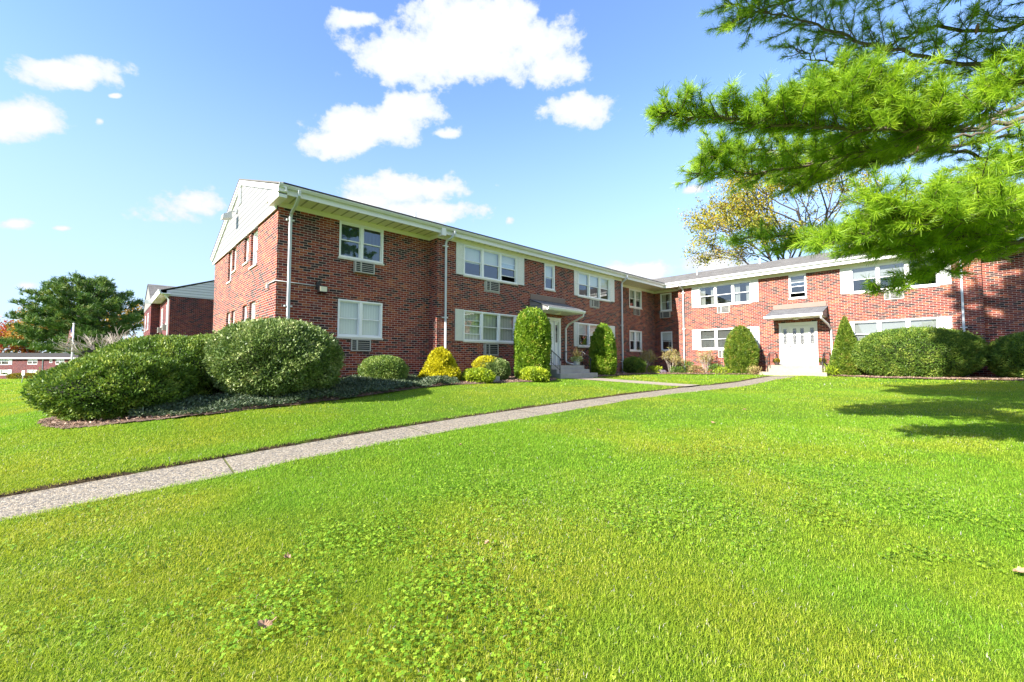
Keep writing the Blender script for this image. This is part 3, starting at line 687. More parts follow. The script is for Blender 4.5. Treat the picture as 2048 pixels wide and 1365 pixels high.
downpipe(c1, [(-12.60,16.70,2.42),(-12.62,16.70,2.26),(-13.5,16.68,1.92),(-13.68,16.67,1.72),(-13.68,16.67,.12),(-13.62,16.70,.02),(-13.32,16.84,-.05)], (), rad=.05, mat=M_white)
downpipe(c2, [(-4.88,25.68,2.42),(-4.88,25.70,2.26),(-4.74,26.5,1.95),(-4.70,26.92,1.75),(-4.70,26.92,.1),(-4.70,26.9,-.08),(-4.42,26.8,-.14),(-4.36,26.78,-.25),(-4.36,26.78,-.52)], (), rad=.05, mat=M_white)
def tracery(m, u0, u1, z0, z1, w):
    um = (u0+u1)/2; h = (u1-u0)/2
    def arc(cx, cz, r, a0, a1, n=8): m.tube([(cx+r*math.cos(a0+(a1-a0)*i/n), w, cz+r*math.sin(a0+(a1-a0)*i/n)) for i in range(n+1)], .006, 4, cap=False)
    arc(um, z1-h*1.15, h*.75, 0, math.pi); m.tube([(u0, w, z1-h*1.2), (u1, w, z1-h*1.2)], .006, 4)
    zc = (z0+z1)/2+.06
    for r in (.9, .45): m.tube([(um-h*r, w, zc), (um, w, zc+h*r*1.3), (um+h*r, w, zc), (um, w, zc-h*r*1.3), (um-h*r, w, zc)], .006, 4, cap=False)
    for dx in (-.5, 0, .5): m.tube([(um+h*dx, w, zc-h*1.3), (um+h*dx, w, z0+h*1.4)], .004, 4)
    m.tube([(u0, w, z0+h*1.4), (u1, w, z0+h*1.4)], .006, 4); arc(um, z0+h*.2, h*.7, 0, math.pi)
def door(fr, u0, u1, z0, z1, number):
    k = (u1-u0)/1.75; X = lambda v: u0+v*k
    m = MB(fr); cw = .115
    m.box(u0, u0+cw, -.12, .03, z0, z1); m.box(u1-cw, u1, -.12, .03, z0, z1); m.box(u0+cw, u1-cw, -.12, .03, z1-.16, z1); m.box(u0-.02, u1+.02, -.02, .045, z1-.03, z1+.012)
    m.box(X(.42), X(.455), -.12, .0, z0, z1-.16); m.box(X(1.345), X(1.38), -.12, .0, z0, z1-.16)
    gl = [(.185, .345), (1.425, 1.585)]
    def panel(a, b, zz0, zz1, w, gs):
        us = [a]+[q for g in gs for q in g]+[b]; g0, g1 = 1.02, 1.87
        m.box(a, b, w-.03, w, zz0, g0); m.box(a, b, w-.03, w, g1, zz1)
        for i in range(0, len(us), 2): m.box(us[i], us[i+1], w-.03, w, g0, g1)
        for ga, gb in gs:
            for q in ((ga-.02, ga, g0-.02, g1+.02), (gb, gb+.02, g0-.02, g1+.02)): m.box(q[0], q[1], w, w+.012, q[2], q[3])
            m.box(ga, gb, w, w+.012, g0-.02, g0); m.box(ga, gb, w, w+.012, g1, g1+.02)
    panel(u0+cw, X(.42), z0, z1-.16, -.05, [(X(.185), X(.345))]); panel(X(1.38), u1-cw, z0, z1-.16, -.05, [(X(1.425), X(1.585))])
    m.box(X(.15), X(.39), -.05, -.035, z0+.1, z0+.13); m.box(X(1.42), X(1.60), -.05, -.035, z0+.1, z0+.13)
    d = m.build('entrance_door', M_frame, BLD)
    m = MB(fr); m0 = m
    def leaf():
        a, b = X(.46), X(1.34); g0, g1 = 1.02, 1.87; zz0, zz1 = z0+.03, z1-.165; w = -.06
        gs = [(X(.63), X(.79)), (X(.975), X(1.135))]
        us = [a]+[q for g in gs for q in g]+[b]
        m.box(a, b, w-.03, w, zz0, g0); m.box(a, b, w-.03, w, g1, zz1)
        for i in range(0, len(us), 2): m.box(us[i], us[i+1], w-.03, w, g0, g1)
        for ga, gb in gs:
            m.box(ga-.02, ga, w, w+.012, g0-.02, g1+.02); m.box(gb, gb+.02, w, w+.012, g0-.02, g1+.02); m.box(ga, gb, w, w+.012, g0-.02, g0); m.box(ga, gb, w, w+.012, g1, g1+.02)
        m.box(X(.52), X(1.28), w, w+.012, z0+.16, z0+.19); m.box(X(.52), X(1.28), w, w+.012, z0+.30, z0+.32)
    leaf(); m.build('door_leaf', M_frame, d)
    g = MB(fr); tr = MB(fr)
    for ga, gb in ((.185, .345), (.63, .79), (.975, 1.135), (1.425, 1.585)):
        g.box(X(ga), X(gb), -.078, -.072, 1.02, 1.87); tracery(tr, X(ga), X(gb), 1.02, 1.87, -.066)
    g.build('glass', M_dglass, d); tr.build('tracery', M_frame, d)
    h = MB(fr); h.tube([(X(.50), -.06, .92), (X(.50), -.02, .92), (X(.60), -.01, .92)], .014, 8); h.box(X(.48), X(.52), -.06, -.045, .86, .98); h.build('handle', M_iron, d)
    th = MB(fr); th.box(X(.42), X(1.38), -.08, .03, z0, z0+.028); th.build('threshold', M_steel, d)
    if number:
        cu = bpy.data.curves.new('number', 'FONT'); cu.body = number; cu.size = .12; cu.extrude = .003; cu.align_x = 'CENTER'; cu.space_character = 1.25
        cu.materials.append(M_steel)
        tmp = bpy.data.objects.new('number_text', cu); COL.objects.link(tmp); nme = bpy.data.meshes.new_from_object(tmp.evaluated_get(bpy.context.evaluated_depsgraph_get())); bpy.data.objects.remove(tmp)
        nme.materials.clear(); nme.materials.append(M_steel); o = link('number', nme, d)
        px, py, pz = m0.P((u0+u1)/2+.02, -.056, .90); o.location = Vector((px, py, pz))-BLD.location
        o.rotation_euler = (math.pi/2, 0, 0 if fr[1][0] else math.pi/2)
    return d
door(FX(XB), *dB, None); door(FY(YM), *dM, '215')

# ------------------------------------------------------------------ entrance steps with railings
def rail(mb, fr, u, w_in, w_mid, w_out, z_land, z_low, n=5):
    mb.fr = fr; r = .021; zt = z_land+.66; zo = z_low+.66
    mb.tube([(u, w_in, zt), (u, w_mid, zt), (u, w_out, zo)], r, 6); mb.tube([(u, w_in, z_land+.12), (u, w_mid, z_land+.12), (u, w_out, z_low+.14)], .011, 6)
    mb.tube([(u, w_out, zo), (u, w_out+.05, zo-.05), (u, w_out+.02, zo-.11)], r, 6)
    for w, z0, z1 in ((w_in, z_land-.02, zt), (w_mid, z_land-.02, zt), (w_out, z_low-.02, zo)): mb.tube([(u, w, z0), (u, w, z1)], .018, 6)
    for i in range(1, n):
        t = i/n; w = w_in+(w_mid-w_in)*t; mb.tube([(u, w, z_land+.12), (u, w, zt)], .008, 5)
    for i in range(1, 4):
        t = i/4; w = w_mid+(w_out-w_mid)*t; zz = z_land+(z_low-z_land)*t; mb.tube([(u, w, zz+.13), (u, w, zz+.66)], .008, 5)
def steps(fr, u0, u1, dep, ext, mat, loc, label, rails):
    e = empty('entrance_steps', loc, label, 'steps')
    m = MB(fr); zg = loc[2]-.3
    m.box(u0, u1, .003, dep, zg, -.10); m.box(u0-.0, u1+.0, dep+.002, dep+.30, zg, -.27); m.box(u0-ext[0], u1+ext[1], dep+.302, dep+.62, zg, -.44)
    m.build('flight', mat, e, bevel=.012)
    for u in rails:
        r = MB(fr); rail(r, fr, u, .12, dep-.05, dep+.42, -.10, -.44); r.build('railing', M_iron, e)
    return e
steps(FX(XB), 14.2, 16.55, 1.28, (.12, .2), M_concg, (-12.6, 15.4, -.62), 'shaded grey concrete steps under the canopy of the long wing', (14.28, 16.47))
steps(FY(YM), -7.28, -4.72, 1.35, (.25, .12), M_conc, (-6.0, 25.9, -.64), 'sunlit cream concrete steps below the four pane white door', (-7.2, -4.8))

# ------------------------------------------------------------------ plants
def unit(a): return a/np.maximum(np.linalg.norm(a, axis=1), 1e-9)[:, None]
def leaf_quads(P, A, B, L, W):
    L = np.broadcast_to(np.asarray(L, float), (len(P),))[:, None]; W = np.broadcast_to(np.asarray(W, float), (len(P),))[:, None]
    return np.stack([P, P+A*L*.5+B*W*.5, P+A*L, P+A*L*.5-B*W*.5], 1)
PROF = {
    'dome': lambda t: np.sqrt(np.maximum(1-np.abs((t-.42)/.58)**2.3, 0)),
    'ball': lambda t: np.sqrt(np.maximum(1-np.abs((t-.48)/.52)**2.6, 0)),
    'cone': lambda t: np.where(t < .22, .78+.22*np.sin(t/.22*math.pi/2), np.maximum(1-(t-.22)/.78, 0)**.85),
    'bell': lambda t: np.where(t < .12, .85+.15*t/.12, np.sqrt(np.maximum(1-((t-.12)/.88)**1.6, 0))*(1-.22*t)),
    'egg': lambda t: np.where(t < .3, .72+.28*np.sin(t/.3*math.pi/2), np.sqrt(np.maximum(1-((t-.3)/.7)**2.0, 0))),
    'column': lambda t: np.where(t < .1, .86+.14*t/.1, np.where(t < .72, 1, np.sqrt(np.maximum(1-((t-.72)/.28)**2.2, 0)))),
}
def lumps(th, t, seed, amp):
    r = np.random.default_rng(seed); s = np.zeros_like(th)
    for k in range(9):
        s += np.sin(th*r.integers(1, 7)+r.random()*6.28)*np.cos(t*r.uniform(3, 14)+r.random()*6.28)
    f = np.zeros_like(th)
    for k in range(10):
        f += np.sin(th*r.integers(8, 26)+r.random()*6.28)*np.cos(t*r.uniform(16, 44)+r.random()*6.28)
    return 1+amp*s/3+amp*.45*f/3
def blob_leaves(c, rx, ry, h, n, prof='dome', L=.06, W=.025, seed=1, amp=.10, depth=.10, up=.35, wild=.6, rot=0.0, core=.84):
    """leaves over a clipped shrub; returns quads, rnd, core verts+faces"""
    r = np.random.default_rng(seed); p = PROF[prof]
    tt = np.linspace(0, 1, 400); rr = p(tt); rm = max(rx, ry)
    w = (rr[:-1]+rr[1:])/2*rm*np.hypot(np.diff(rr)*rm, np.diff(tt)*h); cdf = np.r_[0, np.cumsum(w)]; cdf /= cdf[-1]
    t = np.interp(r.random(n), cdf, tt); th = r.random(n)*2*math.pi
    dr = (p(np.minimum(t+.01, 1))-p(np.maximum(t-.01, 0)))/.02
    rad = p(t)*lumps(th, t, seed, amp)
    sc = 1-np.abs(r.normal(0, depth, n))+r.normal(0, .018, n)+(r.random(n) < .025)*r.random(n)*.08
    X = np.cos(th)*rx*rad*sc; Y = np.sin(th)*ry*rad*sc; Z = t*h*(1-(1-sc)*.6)
    N = unit(np.stack([np.cos(th)/rx*rm, np.sin(th)/ry*rm, -dr*rm/h], 1))
    A = unit(N*.75+np.array([0, 0, up])+r.normal(0, wild, (n, 3))); B = unit(np.cross(A, N*.6+r.normal(0, .6, (n, 3))))
    ca, sa = math.cos(rot), math.sin(rot)
    def tr(V): return np.stack([V[..., 0]*ca-V[..., 1]*sa, V[..., 0]*sa+V[..., 1]*ca, V[..., 2]], -1)
    P = np.stack([X, Y, Z], 1); q = leaf_quads(P, A, B, r.uniform(.6, 1.3, n)*L, r.uniform(.7, 1.3, n)*W)
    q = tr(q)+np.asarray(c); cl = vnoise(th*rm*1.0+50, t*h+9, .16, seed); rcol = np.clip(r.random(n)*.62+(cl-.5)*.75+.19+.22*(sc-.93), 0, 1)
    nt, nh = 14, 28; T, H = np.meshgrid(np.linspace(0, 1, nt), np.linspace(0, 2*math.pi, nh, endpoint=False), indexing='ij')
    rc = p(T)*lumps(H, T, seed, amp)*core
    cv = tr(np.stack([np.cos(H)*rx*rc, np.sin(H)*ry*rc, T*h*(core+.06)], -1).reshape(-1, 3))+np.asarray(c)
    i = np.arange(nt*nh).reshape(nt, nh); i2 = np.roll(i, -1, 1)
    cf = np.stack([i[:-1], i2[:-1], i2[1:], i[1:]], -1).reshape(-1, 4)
    return q, rcol, cv, cf
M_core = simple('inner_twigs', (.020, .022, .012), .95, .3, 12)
def shrub(name, parts, mat, label, cat, group=None):
    """one mesh: leaves plus the twiggy heart of the shrub"""
    V, rn, F, mi = [], [], [], []; off = 0
    for (q, rr, cv, cf) in parts:
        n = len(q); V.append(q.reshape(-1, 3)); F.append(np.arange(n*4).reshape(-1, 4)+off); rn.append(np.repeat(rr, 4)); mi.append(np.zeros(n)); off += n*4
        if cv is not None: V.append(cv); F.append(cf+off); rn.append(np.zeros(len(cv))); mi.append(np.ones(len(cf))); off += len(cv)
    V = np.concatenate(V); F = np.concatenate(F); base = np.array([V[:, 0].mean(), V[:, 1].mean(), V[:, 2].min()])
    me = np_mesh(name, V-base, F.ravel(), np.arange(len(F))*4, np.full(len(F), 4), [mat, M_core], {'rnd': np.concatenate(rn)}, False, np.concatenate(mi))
    return tag(link(name, me, None, base), label, cat, group)
M_yew = leaf_mat('yew_leaf', [(0, (0.042, 0.090, 0.013)), (.45, (0.093, 0.170, 0.022)), (.8, (0.188, 0.267, 0.037)), (1, (0.329, 0.390, 0.073))], .25, .5, .3)
M_yewb = leaf_mat('blue_yew_leaf', [(0, (0.055, 0.106, 0.025)), (.5, (0.131, 0.199, 0.049)), (.85, (0.252, 0.319, 0.105)), (1, (0.470, 0.495, 0.234))], .22, .45, .35)
M_box = leaf_mat('box_leaf', [(0, (0.062, 0.125, 0.022)), (.5, (0.150, 0.237, 0.044)), (1, (0.325, 0.400, 0.100))], .28, .45, .5)
M_gold = leaf_mat('gold_leaf', [(0, (0.211, 0.205, 0.006)), (.5, (0.484, 0.446, 0.010)), (1, (0.660, 0.614, 0.030))], .30, .5, .35)
M_lime = leaf_mat('lime_leaf', [(0, (.10, .17, .01)), (.5, (.24, .34, .018)), (1, (.46, .52, .03))], .30, .5, .35)
M_thuja = leaf_mat('thuja_leaf', [(0, (0.057, 0.130, 0.010)), (.5, (0.162, 0.280, 0.018)), (.9, (0.304, 0.420, 0.040)), (1, (0.399, 0.340, 0.080))], .30, .5, .35)
M_thujad = leaf_mat('dark_thuja_leaf', [(0, (.05, .10, .01)), (.5, (.11, .18, .016)), (.9, (.20, .27, .03)), (1, (.30, .22, .06))], .28, .5, .35)
M_brown = leaf_mat('faded_leaf', [(0, (.16, .10, .05)), (.5, (.33, .24, .11)), (.8, (.40, .36, .14)), (1, (.26, .34, .08))], .25, .7, .2)
M_perr = leaf_mat('garden_leaf', [(0, (.03, .08, .012)), (.5, (.09, .17, .02)), (1, (.22, .28, .04))], .28, .45, .5)
M_juni = leaf_mat('juniper_leaf', [(0, (.022, .045, .022)), (.5, (.055, .095, .045)), (1, (.17, .21, .12))], .15, .5, .4)
def g3(x, y, dz=-.05): return (x, y, gz(x, y)+dz)
# big sprawling yew: three mounds grown together
shrub('yew_hedge', [blob_leaves(g3(-11.95, .35), 1.25, 1.25, 1.20, 52000, 'dome', .062, .026, 11, .14, .09),
                    blob_leaves(g3(-13.2, 1.25), 1.6, 1.5, 1.48, 60000, 'dome', .062, .026, 12, .14, .09),
                    blob_leaves(g3(-14.75, 2.25), 1.55, 1.15, 1.52, 52000, 'dome', .062, .026, 13, .14, .09),
                    blob_leaves(g3(-16.2, 2.6), 1.2, .9, 1.40, 14000, 'dome', .075, .030, 14, .14, .09)],
      M_yew, 'long sprawling dark green yew mound at the gable end, running low toward the lawn', 'shrub')
shrub('yew_shrub', [blob_leaves(g3(-11.52, 3.05), 1.43, 1.40, 1.84, 90000, 'ball', .065, .030, 21, .07, .09)], M_yewb, 'big round blue green yew in front of the brick corner downpipe', 'shrub')
shrub('boxwood_shrub', [blob_leaves(g3(-12.9, 6.55), .80, .72, .92, 30000, 'ball', .05, .028, 22, .06, .1)], M_box, 'pale green clipped boxwood below the ground floor window of the gable section', 'shrub')
shrub('gold_cypress', [blob_leaves(g3(-12.75, 8.62), .68, .66, 1.22, 22000, 'bell', .085, .035, 23, .14, .1, .6)], M_gold, 'bright yellow cone shaped cypress by the second downpipe', 'shrub')
shrub('low_cypress', [blob_leaves(g3(-12.05, 9.75), .60, .55, .50, 10000, 'dome', .085, .036, 24, .14, .1, .5)], M_lime, 'low lime green cypress spreading beside the yellow cone', 'shrub')
qa = blob_leaves(g3(-12.55, 10.95), .64, .62, .88, 22000, 'ball', .05, .028, 25, .07, .1)
qb = blob_leaves(g3(-12.75, 10.75, .25), .55, .5, .66, 6000, 'dome', .06, .026, 26, .1, .1, .6)
shrub('holly_shrub', [qa], M_yewb, 'round dark green holly with a yellow cypress behind it', 'shrub')
shrub('gold_cypress', [qb], M_gold, 'yellow cypress showing only over the top of the round holly', 'shrub')
shrub('arborvitae', [blob_leaves(g3(-12.35, 12.88), .69, .69, 2.95, 52000, 'column', .085, .04, 27, .08, .1, .55)], M_thuja, 'tall blunt column arborvitae left of the canopy on the long wing', 'shrub')
shrub('low_cypress', [blob_leaves(g3(-11.62, 12.2), .62, .56, .54, 11000, 'dome', .085, .036, 28, .14, .1, .5)], M_lime, 'low lime green cypress at the foot of the tall column arborvitae', 'shrub')
shrub('arborvitae', [blob_leaves(g3(-12.72, 18.47), .64, .66, 2.66, 40000, 'egg', .085, .04, 29, .09, .1, .55)], M_thuja, 'narrow arborvitae right of the grey steps, half in canopy shade', 'shrub')
shrub('yew_shrub', [blob_leaves(g3(-13.3, 22.3), .70, .66, 1.0, 16000, 'ball', .06, .03, 30, .08, .1)], M_yew, 'small black green yew in the shaded inner corner', 'shrub')
shrub('arborvitae', [blob_leaves(g3(-8.72, 26.0), .84, .74, 2.74, 46000, 'egg', .08, .038, 31, .06, .1, .55)], M_thujad, 'fat egg shaped arborvitae left of the sunlit steps', 'shrub')
shrub('arborvitae', [blob_leaves(g3(-3.95, 25.75), .64, .64, 2.95, 40000, 'cone', .08, .038, 32, .06, .1, .55)], M_thujad, 'pointed cone arborvitae right of the sunlit steps', 'shrub')
shrub('yew_shrub', [blob_leaves(g3(-1.55, 25.5), 2.12, 1.30, 2.18, 90000, 'ball', .075, .032, 33, .05, .09)], M_yew, 'wide clipped yew below the right hand ground floor windows', 'shrub')
shrub('yew_shrub', [blob_leaves(g3(1.9, 25.7), 1.35, 1.25, 1.85, 50000, 'ball', .075, .032, 34, .06, .09)], M_yew, 'shaded yew beyond the last downpipe at the right edge', 'shrub')
# long shoots standing above the clipped tops
def twiggy(name, x, y, r, h, n, mat, seed, label, group, cover=1.0):
    e = empty(name, g3(x, y, 0), label, 'shrub', group); rr = random.Random(seed); m = MB(); ends = []
    for i in range(16):
        a = rr.random()*6.28; sp = rr.uniform(.2, 1)*r; z = h*rr.uniform(.7, 1.0)*math.sqrt(max(.15, 1-(sp/r)**2*.6))
        p0 = Vector((x+math.cos(a)*.08, y+math.sin(a)*.08, gz(x, y)-.03)); p3 = Vector((x+math.cos(a)*sp, y+math.sin(a)*sp, gz(x, y)+z)); p1 = p0.lerp(p3, .45)+Vector((0, 0, .12*h))
        m.tube([p0, p1, p3], [.011, .008, .004], 5, raw=True)
        for k in range(7):
            t = rr.uniform(.35, .95); q = p1.lerp(p3, (t-.3)/.7); d = Vector((rr.uniform(-1, 1), rr.uniform(-1, 1), rr.uniform(-.1, .9))).normalized()*rr.uniform(.12, .3)*h*.6
            m.tube([q, q+d], [.005, .003], 4, raw=True); ends.append(q+d); ends.append(q+d*.6)
        ends.append(p3)
    m.build('stems', M_barkl, e)
    g = np.random.default_rng(seed); E_ = np.array([tuple(v) for v in ends]); k = g.integers(0, len(E_), n); P = E_[k]+g.normal(0, .05, (n, 3))
    A = unit(g.normal(0, 1, (n, 3))+np.array([0, 0, .2])); B = unit(np.cross(A, g.normal(0, 1, (n, 3))))
    q = leaf_quads(P, A, B, g.uniform(.04, .085, n), g.uniform(.025, .05, n))
    base = np.array(e.location); me = quads_mesh('foliage', q-base, mat, {'rnd': np.repeat(g.random(n), 4)}); np_obj('foliage', me, e)
    return e
twiggy('hydrangea', -13.3, 23.6, .75, 1.5, 2600, M_brown, 1, 'faded brown hydrangea behind the small dark yew', 'faded hydrangeas in the inner corner')
twiggy('hydrangea', -12.35, 24.95, .82, 1.58, 3400, M_brown, 2, 'dense faded hydrangea in front of the corner downpipe', 'faded hydrangeas in the inner corner')
twiggy('hydrangea', -10.73, 26.05, .80, 1.42, 1300, M_brown, 3, 'thin see through hydrangea below the left air conditioner', 'faded hydrangeas in the inner corner')
def perennial(x, y, r, h, n, mat, seed, label, name='garden_plant', L=.12, W=.035):
    q, rn, cv, cf = blob_leaves(g3(x, y, 0), r, r, h, n, 'dome', L, W, seed, .25, .3, .7, .8)
    return shrub(name, [(q, rn, None, None)], mat, label, 'plant', 'perennials along the front of the bed')
perennial(-11.5, 25.3, .45, .75, 900, M_perr, 41, 'dark leafy plant between the two larger hydrangeas')
perennial(-12.75, 23.7, .42, .45, 500, M_lime, 42, 'yellow green plant in front of the hydrangea behind the dark yew')
perennial(-11.8, 24.5, .35, .4, 500, M_perr, 43, 'small green plant at the foot of the dense hydrangea')
perennial(-10.9, 25.2, .45, .45, 700, M_brown, 44, 'brown seedy perennial in front of the thin hydrangea')
perennial(-10.0, 25.7, .40, .55, 600, M_perr, 45, 'green leafy perennial below the left air conditioner')
perennial(-9.45, 25.2, .38, .38, 500, M_lime, 46, 'yellowing perennial at the left foot of the egg shaped arborvitae')
perennial(-7.75, 25.1, .34, .45, 350, M_brown, 47, 'rust tinted perennial beside the sunlit steps')
perennial(-4.45, 25.3, .28, .4, 260, M_lime, 48, 'pale lily leaves at the right of the sunlit steps', L=.3, W=.03)
perennial(-12.35, 23.9, .24, .22, 300, leaf_mat('mauve_flower', [(0, (.20, .15, .22)), (1, (.45, .38, .48))], .2), 49, 'small mauve flowers edging the bed before the dense hydrangea', 'flower_clump', .05, .03)
# juniper carpet under the yews
def juniper():
    poly = [(-10.75,.3),(-10.16,1.5),(-10.08,2.77),(-10.30,4.26),(-10.88,6.0),(-11.52,7.8),(-11.6,8.6),(-12.6,8.9),(-13.6,8.2),(-13.9,5.0),(-12.2,4.6),(-11.2,2.0),(-11.6,.6)]
    g = np.random.default_rng(5); n = 52000; x = g.uniform(-14, -10.1, n*3); y = g.uniform(.4, 9, n*3); k = inpoly(x, y, poly); x, y = x[k][:n], y[k][:n]
    z = ground(x, y)+.03+vnoise(x, y, .55, 8)*.22*g.random(len(x))**.4
    P = np.stack([x, y, z], 1); A = unit(np.stack([g.normal(0, 1, len(x)), g.normal(0, 1, len(x)), g.uniform(.1, .9, len(x))], 1)); B = unit(np.cross(A, g.normal(0, 1, (len(x), 3))))
    q = leaf_quads(P, A, B, g.uniform(.05, .10, len(x)), g.uniform(.015, .03, len(x)))
    tag(np_obj('ground_cover', quads_mesh('ground_cover', q, M_juni, {'rnd': np.repeat(g.random(len(q)), 4)})), kind='stuff')
juniper()

# ------------------------------------------------------------------ pines
def needle_quads(T, D, k, L, W, g, spread=(.25, 1.25), droop=.15):
    n = len(T); T = np.repeat(T, k, 0); D = np.repeat(D, k, 0); N = len(T)
    ph = g.uniform(*spread, N)[:, None]; e = unit(np.cross(D, g.normal(size=(N, 3))))
    A = unit(D*np.cos(ph)+e*np.sin(ph)-np.array([0, 0, droop])); S = unit(np.cross(A, g.normal(size=(N, 3))))
    l = g.uniform(.7, 1.15, N)[:, None]*L; w = W
    P = T-D*g.uniform(0, .5, N)[:, None]*L
    return np.stack([P-S*w*.5, P+S*w*.5, P+A*l+S*w*.22, P+A*l-S*w*.22], 1), np.repeat(g.random(n), k)*.6+g.random(N)*.4
M_needle = leaf_mat('pine_needle', [(0, (0.087, 0.195, 0.016)), (.5, (0.238, 0.403, 0.022)), (1, (0.499, 0.660, 0.040))], .45, .45, .4)
M_needled = leaf_mat('far_pine_needle', [(0, (0.038, 0.098, 0.026)), (.5, (0.088, 0.169, 0.036)), (.85, (0.176, 0.247, 0.048)), (1, (0.324, 0.286, 0.072))], .2, .5, .3)
def ray_pt(px, py, depth):
    x = (px-1024)/F_PX; y = (682.5-py)/F_PX; c, s = math.cos(TILT), math.sin(TILT); cy, sy = math.cos(YAW), math.sin(YAW)
    f = c-y*s; u = s+y*c
    return Vector((-sy*f+cy*x, cy*f+sy*x, u))*depth
def bough(m, pts, r0, r1, g, sub, T, D, side=1.0, dens=1.0, flat=.35, tl=.55, up=.10, start=0.0):
    """a limb with flat side sprays; collects tuft positions and directions"""
    pts = [Vector(p) for p in pts]; n = len(pts); seg = 10
    P = []
    for i in range(n-1):
        for j in range(seg):
            t = j/seg; p0, p1, p2, p3 = pts[max(i-1, 0)], pts[i], pts[i+1], pts[min(i+2, n-1)]
            P.append(.5*((2*p1)+(p2-p0)*t+(2*p0-5*p1+4*p2-p3)*t*t+(3*p1-p0-3*p2+p3)*t*t*t))
    P.append(pts[-1]); N = len(P)
    P = [p+Vector(g.normal(0, .018, 3)) for p in P]
    m.tube(P, [r0+(r1-r0)*(i/(N-1))**.8 for i in range(N)], 6, raw=True)
    tot = sum((P[i+1]-P[i]).length for i in range(N-1)); cnt = int(sub*tot*dens)
    for i in range(cnt):
        s = (i+g.random())/cnt; s = .06+.94*s; s = start+(1-start)*s; k = min(int(s*(N-1)), N-2); p = P[k].lerp(P[k+1], s*(N-1)-k); d = (P[k+1]-P[k]).normalized()
        sd = Vector((d.y, -d.x, 0)).normalized()*(1 if i % 2 else -1)
        ln = tl*(1.25-.75*s)*g.uniform(.5, 1.25)*side
        q = (d*g.uniform(.35, .9)+sd*g.uniform(.5, 1.1)+Vector((0, 0, g.normal(up, flat)))).normalized()
        mid = p+q*ln*.5+Vector((0, 0, -.02)); end = p+q*ln+Vector((0, 0, g.uniform(-.02, .10)*ln))
        m.tube([p, mid, end], [.009, .006, .004], 4, raw=True, cap=False)
        c2 = max(3, int(ln/.055))
        for j in range(c2):
            t = (j+.6)/c2; a = p.lerp(mid, t*2) if t < .5 else mid.lerp(end, t*2-1)
            sd2 = Vector((q.y, -q.x, 0))*(g.normal(0, 1))*.55; dd = (q+sd2+Vector((0, 0, g.uniform(.0, .6)))).normalized()
            off = dd*g.uniform(.02, .12); T.append(tuple(a+off)); D.append(tuple(dd))
        T.append(tuple(end)); D.append(tuple(q))
    return P
